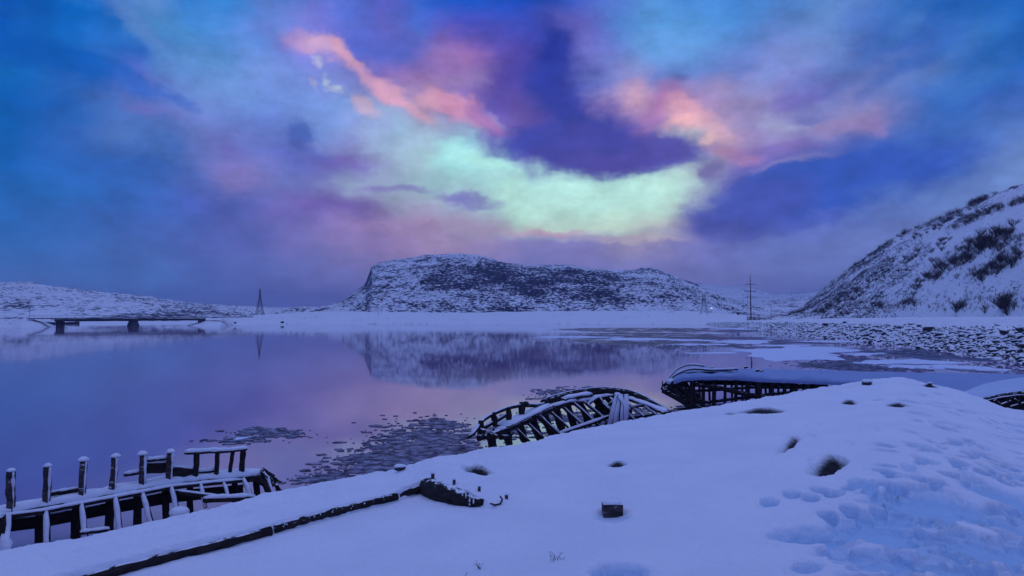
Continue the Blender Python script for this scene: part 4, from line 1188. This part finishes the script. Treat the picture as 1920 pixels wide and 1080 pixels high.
# loose debris by the wreck
def debris(lab, a, b, w, h, snow, mat=None):
    t = thing('loose_timber', lab, 'timber', tuple(a)); log_part(t, 'log', a, b, w, h, mat or M_WOODS, snow, 5, .006)
debris('slanting snowy log poking left from the bank behind the ribs', LW(334, 923, -.25), LW(430, 935, -.45), .05, .05, .03)
debris('thick snowy timber resting on the bank right of the ribs', LW(382, 938, -.42), LW(478, 934, -.5), .09, .07, .06)
debris('short snowy plank lying below the ribs', LW(150, 1000, -.3), LW(205, 993, -.35), .08, .04, .04)
def snow_lump(px, py, D, r, lab, sx=1.3):
    p = at_depth(px, py, D); o = MB().blob(p, r, sx, 1, .7, 16, 7, .04, False).build('snow_lump', M_SNOW, None, True)
    tag(o, lab, 'snow lump')
pp = LW(336, 962, -.55); snow_lump(336, 960, pp.y, .13, 'round snow covered lump at the bank edge under the snowy log', 1.2)

# ------------------------------------------------------------------ middle wreck (arched)
mw = thing('boat_wreck', 'arched skeleton of a boat hull with bare curved ribs beyond the bank', 'boat wreck', tuple(at_depth(1080, 790, 18)))
def zz(x, y): return (860 + x / 4.364, 680 + y / 4.364)
def MWd(px): return float(np.interp(px, [870, 950, 1060, 1130, 1200, 1262], [16.2, 17.6, 19.8, 20.4, 19.6, 18.2]))
def MW(x, y, off=0.0):
    px, py = zz(x, y); return at_depth(px, py, MWd(px) + off)
def curve(pts, n, fn, off=0.0):
    pts = np.array(pts, float); acc = np.concatenate([[0], np.cumsum(np.hypot(*np.diff(pts, axis=0).T))])
    s = np.linspace(0, acc[-1], n); xs = np.interp(s, acc, pts[:, 0]); ys = np.interp(s, acc, pts[:, 1])
    k = np.array([.25, .5, .25])
    xs[1:-1] = np.convolve(xs, k, 'valid'); ys[1:-1] = np.convolve(ys, k, 'valid')
    return [fn(x, y, off) for x, y in zip(xs, ys)]
def mtube(t, name, pts, w, h, mat, snow=0.0, sw=None, jit=.06):
    m = MB().ring_tube(pts, 1.0, 6, True, Vector((0, 0, 1)), (w * .55, h * .55), jit)
    sn = None
    if snow:
        n = len(pts); K = [random.uniform(.75, 1.15) for _ in pts]; K[0] = K[-1] = .4
        sn = MB().ring_tube([p + Vector((0, -.01, h * .5)) for p in pts], K, 7, True, Vector((0, 0, 1)), ((sw or w) * .55, snow * .6), .08)
    return part(m, name, mat, t, sn, False)
top = [(690,330),(740,302),(820,285),(900,262),(980,246),(1060,236),(1200,226),(1350,240),(1420,256),(1480,280),(1540,308),(1600,342),(1660,378),(1735,425)]
mtube(mw, 'gunwale', curve(top, 26, MW, .25), .15, .19, M_WOOD, .02, .05)
mtube(mw, 'deck_beam', curve([(840,305),(960,280),(1080,262)], 8, MW, .1), .25, .10, M_WOODS, .09, .3)
mtube(mw, 'deck_beam', curve([(1370,290),(1450,318),(1540,345),(1620,378),(1700,415)], 10, MW, .05), .22, .10, M_WOODS, .06, .25)
mtube(mw, 'stringer', curve([(300,575),(400,545),(500,500),(600,455),(700,405),(780,368),(850,345),(960,320)], 18, MW, .0), .16, .15, M_WOOD, .07, .16)
mtube(mw, 'deck_plank', curve([(350,520),(440,480),(520,445),(600,410),(680,370),(730,345)], 10, MW, .12), .42, .06, M_WOODS, .08, .45)
mtube(mw, 'stringer', curve([(960,330),(1060,310),(1150,290),(1260,280)], 8, MW, .05), .14, .12, M_WOOD, .08, .18)
# rail of the left end
mtube(mw, 'rail', curve([(80,612),(140,580),(165,500),(200,470),(290,415),(400,372),(500,350),(640,352)], 14, MW, .2), .07, .08, M_WOOD, .02)
mtube(mw, 'rail', curve([(210,535),(300,480),(390,430)], 6, MW, .2), .06, .09, M_WOOD, .02)
for (x0, y0, x1, y1, w) in [(182,470,176,600,.16),(280,410,300,520,.14),(405,360,408,500,.14),(518,320,512,420,.17),(540,330,560,345,.14),(758,290,752,330,.12),(820,280,822,310,.11)]:
    part(MB().ring_tube([MW(x1, y1, .15), MW((x0 + x1) / 2 + 3, (y0 + y1) / 2, .15), MW(x0, y0, .15)], [w * .5, w * .6, w * .4], 6, True, Vector((0, 1, 0)), (1, .8), .12), 'stanchion', M_WOOD, mw)
mtube(mw, 'rail', curve([(520,335),(600,345),(650,350),(740,320)], 7, MW, .2), .06, .05, M_WOOD, .03)
# tangle at left foot
for k in range(12):
    x = random.uniform(160, 380); y = random.uniform(545, 625)
    o = part(MB().ring_tube([MW(x, y, random.uniform(-.2, .2)), MW(x + random.uniform(30, 80), y + random.uniform(-45, 15), random.uniform(-.2, .2))], [.07, .05], 6, True, Vector((0, 0, 1)), (1, 1), .15), 'broken_timber', M_WOODS, mw)
# thick dark ribs
for (pts, w) in [([(265,590),(270,640),(280,700)], .20), ([(395,560),(402,620),(412,670)], .18), ([(495,505),(515,560),(540,640)], .20), ([(600,460),(630,540),(668,625)], .21),
                 ([(700,420),(735,520),(770,605)], .20), ([(800,375),(820,470),(850,570)], .20), ([(890,345),(925,460),(955,560)], .21), ([(985,325),(1040,420),(1060,520)], .22),
                 ([(1130,300),(1180,370),(1230,430)], .30), ([(1150,330),(1120,420),(1150,520)], .18), ([(1400,380),(1410,440),(1430,480)], .12), ([(1210,290),(1250,340),(1280,420)], .14)]:
    mtube(mw, 'rib', curve(pts, 7, MW, .12), w, w * .8, M_WOOD, 0, None, .08)
# thin snowy ribs
for (pts, w) in [([(470,540),(520,590),(575,640)], .07), ([(555,488),(620,550),(690,615)], .07), ([(655,440),(720,510),(820,590)], .15), ([(745,400),(820,465),(905,540)], .08),
                 ([(845,360),(940,445),(1045,540)], .09), ([(925,320),(1030,410),(1150,525)], .10), ([(1030,325),(1120,400),(1225,490)], .10), ([(1140,290),(1190,340),(1250,392)], .12),
                 ([(1240,290),(1330,370),(1440,465)], .08), ([(1370,330),(1430,370),(1520,440)], .08), ([(1480,330),(1560,380),(1640,440)], .08), ([(1380,385),(1440,360),(1530,345)], .09),
                 ([(1230,345),(1300,300),(1370,340)], .10), ([(1060,340),(1100,310),(1140,285)], .12)]:
    mtube(mw, 'rib', curve(pts, 7, MW, -.08), w, w * .7, M_WOODS, w * .55, w * 1.05)
mtube(mw, 'stringer', curve([(820,585),(900,558),(1000,525),(1100,490),(1240,440)], 9, MW, -.3), .10, .09, M_WOODS, .06, .11)
mtube(mw, 'keel_plank', curve([(960,560),(1080,535),(1200,505),(1330,470),(1480,440),(1600,430)], 9, MW, .1), .2, .1, M_WOOD, .03)
# leaning snow caked planks
for (x0, y0, x1, y1, w) in [(1235,515,1300,265,.17),(1275,515,1325,262,.15),(1335,500,1345,290,.14),(1365,480,1370,262,.13),(1310,270,1390,390,.12)]:
    a, b = MW(x0, y0, -.35), MW(x1, y1, -.3)
    o = part(MB().beam(a, b, w, .06, 4, .01, Vector((0, 1, 0))), 'leaning_plank', M_WOODS, mw)
    c = MB().ring_tube([a + Vector((0, -.05, 0)), a.lerp(b, .5) + Vector((.01, -.06, .01)), b + Vector((0, -.05, .02))], [.9, 1.05, .8], 8, True, Vector((0, 1, 0)), (w * .52, .05), .1).build('snow_cap', M_SNOW, None, True); c.parent = o
part(MB().blob(MW(1300, 262, -.3), .10, 1, 1, .7, 8, 4, .1), 'snow_cap', M_SNOW, mw, None, True)

# ------------------------------------------------------------------ right wreck with snowed-in deck
rw = thing('boat_wreck', 'long open timber wreck with pointed bow and thick snow on its deck', 'boat wreck', tuple(at_depth(1400, 740, 25)))
def z4(x, y): return (1220 + x / 2.743, 650 + y / 2.743)
def RWd(px): return float(np.interp(px, [1240, 1300, 1450, 1620, 1750, 1930], [26.2, 25.6, 24.8, 24.2, 23.2, 22.0]))
def RW(x, y, off=0.0):
    px, py = z4(x, y); return at_depth(px, py, RWd(px) + off)
def rbeam(name, pts, w, h, mat=None, off=0.0, snow=0.0, n=8):
    return mtube(rw, name, curve(pts, n, RW, off), w, h, mat or M_WOOD, snow)
# deck snow as a thick sheet
front = [(118,172),(160,156),(250,150),(350,148),(450,150),(560,160),(800,168),(1100,180),(1400,205),(1700,240),(1960,262)]
backp = [(140,118),(190,96),(270,94),(350,106),(450,104),(560,108),(800,110),(1100,120),(1400,126),(1700,130),(1960,132)]
nD = 120
def samp(pl, n, extra):
    pl = np.array(pl, float); xs = np.linspace(0, 1, n)
    acc = (pl[:, 0] - pl[0, 0]) / (pl[-1, 0] - pl[0, 0]); X = np.interp(xs, acc, pl[:, 0]); Y = np.interp(xs, acc, pl[:, 1])
    out = []
    for x, y in zip(X, Y):
        px, py = z4(x, y); out.append(at_depth(px, py, RWd(px) + extra))
    return out
Fp = samp(front, nD, -.1)
Bp = []
pl = np.array(backp, float); xs = np.linspace(0, 1, nD)
acc = (pl[:, 0] - pl[0, 0]) / (pl[-1, 0] - pl[0, 0]); XB = np.interp(xs, acc, pl[:, 0]); YB = np.interp(xs, acc, pl[:, 1])
for i, (x, y) in enumerate(zip(XB, YB)):
    px, py = z4(x, y); d = ray(px, py); zt = Fp[i].z + .18
    q = at_z(px, py, zt)
    D = min(max(q.y, Fp[i].y + 1.2), Fp[i].y + 5.0); Bp.append(at_depth(px, py, D))
rowsV = []
prof = [(-.02, -.10), (-.025, 0.0), (-.015, .07), (.01, .12), (.06, .15), (.2, .16), (.4, .16), (.6, .14), (.8, .08), (1.0, 0.0), (1.03, -.15)]
for (s, dz) in prof:
    r_ = []
    for i in range(nD):
        p = Fp[i].lerp(Bp[i], s); nz = .03 * math.sin(i * .31 + s * 5) + .02 * math.sin(i * .9)
        r_.append((p.x, p.y, p.z - .06 + dz * .8 + nz * (0 < s < 1) + random.uniform(-.008, .008)))
    rowsV.append(r_)
o = mesh_np('deck_snow', np.array(rowsV).reshape(-1, 3), grid_faces(len(prof), nD, False), M_SNOW_SHADED, None, True); fix_parent(o, rw)
rbeam('deck_edge', [(x, y + 7) for x, y in front], .2, .10, n=30, off=.05)
rbeam('wale', [(140,178),(300,176),(500,178),(800,182),(1120,190)], .16, .07, n=16, off=.10)
rbeam('wale', [(62,205),(110,160),(160,140),(250,134),(420,132)], .12, .12, M_WOODS, .3, .05, 12)
rbeam('bow_rail', [(60,215),(90,165),(130,118),(170,98),(215,90),(275,100)], .06, .05, M_WOODS, .4, .05, 12)
rbeam('bow_rail', [(110,160),(150,128),(220,112),(300,122),(450,116)], .07, .06, M_WOODS, .2, .06, 12)
part(MB().blob(RW(110, 182, .1), .16, 1.2, 1, .8, 9, 5, .15), 'snow_cap', M_SNOW, rw, None, True)
# bow planks
for (pts, w) in [([(58,210),(110,240),(190,300)], .22), ([(65,222),(140,262),(230,325)], .30), ([(90,200),(150,235),(240,300)], .26), ([(110,185),(170,215),(250,280)], .26), ([(140,180),(180,210),(250,255)], .22), ([(130,250),(190,290),(260,318)],.3)]:
    rbeam('bow_plank', pts, w, w * .7, off=.05)
rbeam('bow_plank', [(150,170),(170,210),(200,260),(230,300)], .28, .4, off=.2)
part(MB().ring_tube([RW(62, 205), RW(60, 175)], [.03, .015], 5), 'bolt', M_IRON, rw)
for (x, w) in [(216,.22),(272,.15),(328,.16),(384,.12),(440,.13),(500,.18),(556,.26),(622,.20),(690,.15),(745,.22),(790,.13),(850,.13),(905,.11),(960,.1),(1010,.1)]:
    yb = 330 - (x - 216) * .06
    rbeam('frame_post', [(x, 172), (x - 2, 240), (x - 3, yb)], w, w * .8, n=4)
for (x, w) in [(250,.1),(300,.1),(416,.09),(470,.1),(590,.1),(655,.09),(720,.1)]:
    rbeam('frame_post', [(x, 180), (x + 4, 300)], w, w * .8, off=1.6, n=3)
rbeam('stringer', [(230,195),(330,205),(440,235),(520,250),(600,262)], .12, .14, n=8, off=-.05)
rbeam('stringer', [(220,228),(380,222),(520,205),(700,212),(880,208)], .10, .09, n=8, off=.15)
rbeam('stringer', [(180,295),(280,290),(380,272),(500,262),(640,240),(720,235)], .12, .10, n=8, off=.1)
rbeam('stringer', [(240,182),(500,190),(760,205),(900,200)], .12, .12, n=8, off=.3)
rbeam('bottom_plank', [(150,318),(260,308),(400,300),(520,290)], .5, .12, n=8, off=.3)
rbeam('hull_plank', [(240,186),(400,188),(560,192),(760,198)], .10, .12, n=8, off=1.7)
for (x, y) in [(300,108),(480,104),(540,120),(560,124)]:
    part(MB().ring_tube([RW(x, y + 4, 1.0), RW(x + 20, y, 1.0)], [.05, .035], 5), 'deck_debris', M_WOODS, rw)
part(MB().ring_tube([RW(520, 110, 1.2), RW(521, 72, 1.2)], [.02, .015], 5), 'rod', M_IRON, rw)

# ------------------------------------------------------------------ hull at the right border
rh = thing('boat_wreck', 'snow buried hull with dark bare planks showing at the right border', 'boat wreck', tuple(at_depth(1900, 750, 17)))
def H4(x, y, D):
    px, py = z4(x, y); return at_depth(px, py, D)
crest = [(1600,236),(1660,214),(1720,196),(1800,180),(1900,167),(2050,150),(2300,140)]
low = [(1600,238),(1680,258),(1725,266),(1800,247),(1900,232),(2050,215),(2300,205)]
cs, ls = np.array(crest, float), np.array(low, float)
rowsV = []; nn_ = 60; xs = np.linspace(0, 1, nn_)
for (s) in np.linspace(0, 1.25, 16):
    r_ = []
    for i, q in enumerate(xs):
        xa = 1600 + q * 700; yt = np.interp(xa, cs[:, 0], cs[:, 1]); yl = np.interp(xa, ls[:, 0], ls[:, 1])
        a = H4(xa, yl, 17.4); b = H4(xa, yt, 20.2)
        if s <= 1:
            p = a.lerp(b, s); p.z += .16 * math.sin(math.pi * s) * min(1, q * 6) - .001
            if s == 0: p.z -= .05
        else:
            p = b + Vector((0, (s - 1) * 6, -(s - 1) * 5))
        r_.append(tuple(p))
    rowsV.append(r_)
o = mesh_np('hull_snow', np.array(rowsV).reshape(-1, 3), grid_faces(16, nn_, False), mat_snow('blue_grey_snow', True, False, (.62, .72, .85)), None, True); fix_parent(o, rh)  # hull snow coloured darker and bluer than the bank
def hb(name, pts, w, h, D=17.3, mat=None, snow=0.0):
    P = [H4(x, y, D) for x, y in pts]; mtube(rh, name, P, w, h, mat or M_WOOD, snow)
hb('gunwale', [(1718,272),(1800,254),(1900,240),(2050,224),(2300,212)], .10, .09)
hb('hull_plank', [(1735,282),(1800,272),(1900,262),(2050,248),(2300,238)], .12, .10, 17.5)
hb('hull_plank', [(1745,292),(1820,290),(1900,282),(2050,268),(2300,258)], .12, .12, 17.6)
hb('hull_plank', [(1770,302),(1850,308),(1930,304),(2050,290)], .12, .14, 17.6)
hb('hull_plank', [(1800,316),(1880,324),(1960,326),(2080,318)], .12, .14, 17.6)
hb('wale', [(1730,277),(1800,262),(1870,252),(1960,246)], .05, .03, 17.15, M_WOODS, .02)
for (x0, y0, x1, y1) in [(1770,275,1800,300),(1800,300,1850,280),(1840,262,1830,305),(1870,270,1910,300),(1850,310,1920,290),(1900,250,1890,310)]:
    hb('broken_frame', [(x0, y0), (x1, y1)], .06, .06, 17.1, M_WOODS)
part(MB().beam(H4(1720, 330, 17.9), H4(2300, 300, 17.9), .1, .55, 4, .01), 'hull_plank', M_WOOD, rh)

# ------------------------------------------------------------------ bridge
br_t = thing('bridge', 'low dark road bridge on two piers across the inlet', 'bridge', tuple(at_depth(245, 612, 225)))
pa, pb = at_depth(40, 600, 272), at_depth(420, 597.5, 340)
def bp(px, py):
    n = Vector((-(pb.y - pa.y), pb.x - pa.x, 0)).normalized(); O = Vector((0, 0, CAM_H)); d = ray(px, py)
    return O + d * ((pa - O).dot(n) / d.dot(n))
def bbeam(name, a, b, w, h, mat=M_CONC): part(MB().beam(a, b, w, h, 1), name, mat, br_t)
bbeam('girder', bp(105, 600.5), bp(382, 598.6), 3.0, .95)
bbeam('deck_slab', bp(55, 597.4), bp(470, 594.2), 4.6, .30)
part(MB().beam(bp(55, 596.2), bp(470, 593.6), 4.2, .10, 1), 'road_snow', M_SNOW, br_t)
for oo in (-1, 1):
    n = Vector((-(pb.y - pa.y), pb.x - pa.x, 0)).normalized() * 2.2 * oo
    a, b = bp(58, 596) + n, bp(468, 593.4) + n
    part(MB().beam(a + Vector((0, 0, .75)), b + Vector((0, 0, .75)), .07, .07), 'railing', M_STEEL, br_t)
for i in range(34):
    q = bp(60, 596).lerp(bp(466, 593.5), i / 33) + n * -1
    part(MB().beam(q, q + Vector((0, 0, .75)), .06, .06), 'railing_post', M_STEEL, br_t)
for px in (109, 117):
    q = bp(px, 601); bbeam('pier_column', q, Vector((q.x, q.y, -.5)), 1.1, 1.1)
q = bp(112, 602); bbeam('pier_cap', q - Vector((1.3, 0, 0)), q + Vector((1.3, 0, 0)), 1.2, .5)
q = bp(250, 601.5); bbeam('pier_column', q, Vector((q.x, q.y, -.5)), 2.6, 2.6)
m = MB().ring_tube([Vector((q.x, q.y, -.5)), Vector((q.x, q.y, 1.2)), Vector((q.x, q.y, 1.9))], [2.4, 2.1, 1.6], 8); part(m, 'pier_footing', M_CONC, br_t)
q = bp(378, 599); bbeam('abutment', q, Vector((q.x, q.y, -.5)), 2.0, 3.0)


# ------------------------------------------------------------------ power poles and lattice towers
def bar(m, a, b, r): m.ring_tube([a, b], r, 4, False)
def lattice(px, py_top, py_base, D, lab, w0=3.2, w1=.5, arms=(.55, .68, .82), r=.07, armw=2.8, levels=9):
    p = at_depth(px, py_base, D); top = at_depth(px, py_top, D); H = top.z - p.z
    t = thing('lattice_tower', lab, 'tower', tuple(p))
    C = [(-1, -1), (1, -1), (1, 1), (-1, 1)]
    def w(s): return (w1 + (w0 - w1) * (1 - min(1, s)) ** 1.7) / 2
    for c in C:
        part(MB().ring_tube([p + Vector((c[0] * w(k / 5), c[1] * w(k / 5), H * k / 5 - .6 * (k == 0))) for k in range(6)], r * 1.2, 4), 'leg', M_STEEL, t)
    m = MB()
    for k in range(levels):
        s0, s1 = k / levels, (k + 1) / levels
        for i in range(4):
            c, d = C[i], C[(i + 1) % 4]
            a0 = p + Vector((c[0] * w(s0), c[1] * w(s0), H * s0)); b1 = p + Vector((d[0] * w(s1), d[1] * w(s1), H * s1))
            b0 = p + Vector((d[0] * w(s0), d[1] * w(s0), H * s0)); a1 = p + Vector((c[0] * w(s1), c[1] * w(s1), H * s1))
            bar(m, a0, b1, r * .7); bar(m, b0, a1, r * .7); bar(m, a1, b1, r * .7)
    part(m, 'bracing', M_STEEL, t)
    for s in arms:
        q = p + Vector((0, 0, H * s)); m = MB(); L_ = armw * (1.15 - .4 * abs(s - .68))
        bar(m, q - Vector((L_, 0, 0)), q + Vector((L_, 0, 0)), r); bar(m, q + Vector((0, 0, .6)), q + Vector((L_, 0, 0)), r * .7); bar(m, q + Vector((0, 0, .6)), q - Vector((L_, 0, 0)), r * .7)
        for k in (-1, 1): bar(m, q + Vector((L_ * k, 0, 0)), q + Vector((L_ * k, 0, -.7)), r * 1.1)
        part(m, 'crossarm', M_STEEL, t)
lattice(487, 541, 589, 455, 'tapering lattice tower on the left shore, mirrored in the water', 4.4, .3, (), .09, 0, 7)
lattice(1320, 552, 588, 470, 'squat lattice pylon with crossarms left of the tall pole', 4.4, 1.4, (.52, .72, .88), .07, 5.0, 5)

def pole(px, py_top, py_base, D, lab, arms=(), r=.12, L_=1.7, group=None):
    p = at_depth(px, py_base, D); top = at_depth(px - .02 * (py_base - py_top), py_top, D)
    t = thing('utility_pole', lab, 'pole', tuple(p), group)
    part(MB().ring_tube([p - Vector((0, 0, 1)), p.lerp(top, .5), top], [r, r * .85, r * .4], 7), 'shaft', M_STEEL, t)
    for s, k in arms:
        q = p.lerp(top, s); m = MB()
        bar(m, q - Vector((L_ * k, 0, 0)), q + Vector((L_ * k, 0, 0)), r * .6)
        for e in (-1, 1): bar(m, q + Vector((L_ * k * e, 0, .05)), q + Vector((L_ * k * e, 0, -.35)), r * .5)
        part(m, 'crossarm', M_STEEL, t)
pole(1408, 515, 593, 265, 'tall dark mast pole with three crossarms beside the road', ((.46, 1.05), (.60, 1.1), (.77, .9)), .22, 1.8)
pole(709, 557, 590, 500, 'thin pole at the left foot of the mountain', ((.85, .5),), .12, 1.6)
pole(1006, 562, 582, 560, 'thin pole below the middle of the mountain', ((.8, .5),), .12, 1.8)
pole(1154, 548, 578, 560, 'pole with a crossarm below the right part of the mountain', ((.85, 1),), .12, 2.0)
pole(1183, 556, 577, 560, 'left pole of a portal pair under the mountain', ((.95, .8),), .12, 2.0)
pole(1191, 556, 577, 560, 'right pole of a portal pair under the mountain', ((.95, .8),), .12, 2.0)
pole(1345, 558, 578, 600, 'left pole of the small pair right of the pylon', ((.9, .7),), .13, 2.0)
pole(1353, 558, 578, 600, 'right pole of the small pair right of the pylon', ((.9, .7),), .13, 2.0)
pole(1394, 549, 578, 620, 'left pole of the faint tall pair behind the mast', ((.9, .5),), .14, 2.0)
pole(1402, 549, 578, 620, 'right pole of the faint tall pair behind the mast', ((.9, .5),), .14, 2.0)
pole(1446, 563, 592, 420, 'thin pole right of the mast at the valley mouth', ((.6, 1),), .12, 1.8)
pole(1485, 548, 572, 700, 'faint pole on the ridge left of the right slope', ((.9, .6),), .16, 2.0)
pole(56, 576, 597, 400, 'thin pole on the hill behind the left bridge end', (), .1, 1)
# roadside lamp that is lit
p = at_depth(1334, 586, 470); t = thing('street_lamp', 'small lit white lamp beside the squat pylon', 'lamp', tuple(p))
part(MB().ring_tube([p - Vector((0, 0, .5)), p + Vector((0, 0, 2.6))], [.1, .07], 6), 'post', M_STEEL, t)
part(MB().blob(p + Vector((0, 0, 2.7)), .34, 1.5, .8, .5, 10, 6, 0), 'lamp_head', M_LAMP, t, None, True)
# boulders on the far shore
for (px, py, D, r, lab) in [(529,604,385,1.1,'dark boulder on the far shore right of the lattice tower'),(441,605,330,.7,'dark boulder on the far shore below the lattice tower'),(629,597,500,1.0,'dark boulder on the shore left of the mountain foot'),(1061,588,640,1.2,'left of two dark boulders on the flat far shore'),(1070,588,640,1.1,'right of two dark boulders on the flat far shore'),(235,612,300,.8,'dark stone in the water left of the middle bridge pier'),(1384,587,420,1.4,'dark bush like boulder left of the mast foot')]:
    p = at_depth(px, py, D); o = bpy.data.objects.new('boulder', rock_me[int(px) % 6]); COL.objects.link(o); o.location = p; o.scale = (r * 1.2, r, r * .9); o.rotation_euler = (0, 0, px)
    tag(o, lab, 'boulder')

# ------------------------------------------------------------------ haze
HAZE = 0.00024
x0, x1, y0, y1, z0, z1 = -3800, 3800, -400, 4200, -2.5, 130
hz = mesh_np('haze', [(x0,y0,z0),(x1,y0,z0),(x1,y1,z0),(x0,y1,z0),(x0,y0,z1),(x1,y0,z1),(x1,y1,z1),(x0,y1,z1)],
    [(0,3,2,1),(4,5,6,7),(0,1,5,4),(1,2,6,5),(2,3,7,6),(3,0,4,7)], M_SNOW, None, False)
hm_ = bpy.data.materials.new('haze'); hm_.use_nodes = True
for n in list(hm_.node_tree.nodes):
    if n.type != 'OUTPUT_MATERIAL': hm_.node_tree.nodes.remove(n)
pv = hm_.node_tree.nodes.new('ShaderNodeVolumePrincipled'); pv.inputs['Color'].default_value = (.50, .60, 1, 1); pv.inputs['Density'].default_value = HAZE
hm_.node_tree.links.new(pv.outputs[0], [n for n in hm_.node_tree.nodes if n.type == 'OUTPUT_MATERIAL'][0].inputs['Volume'])
hz.data.materials.clear(); hz.data.materials.append(hm_)
tag(hz, 'thin blue winter haze over the bay', None, None, 'stuff')
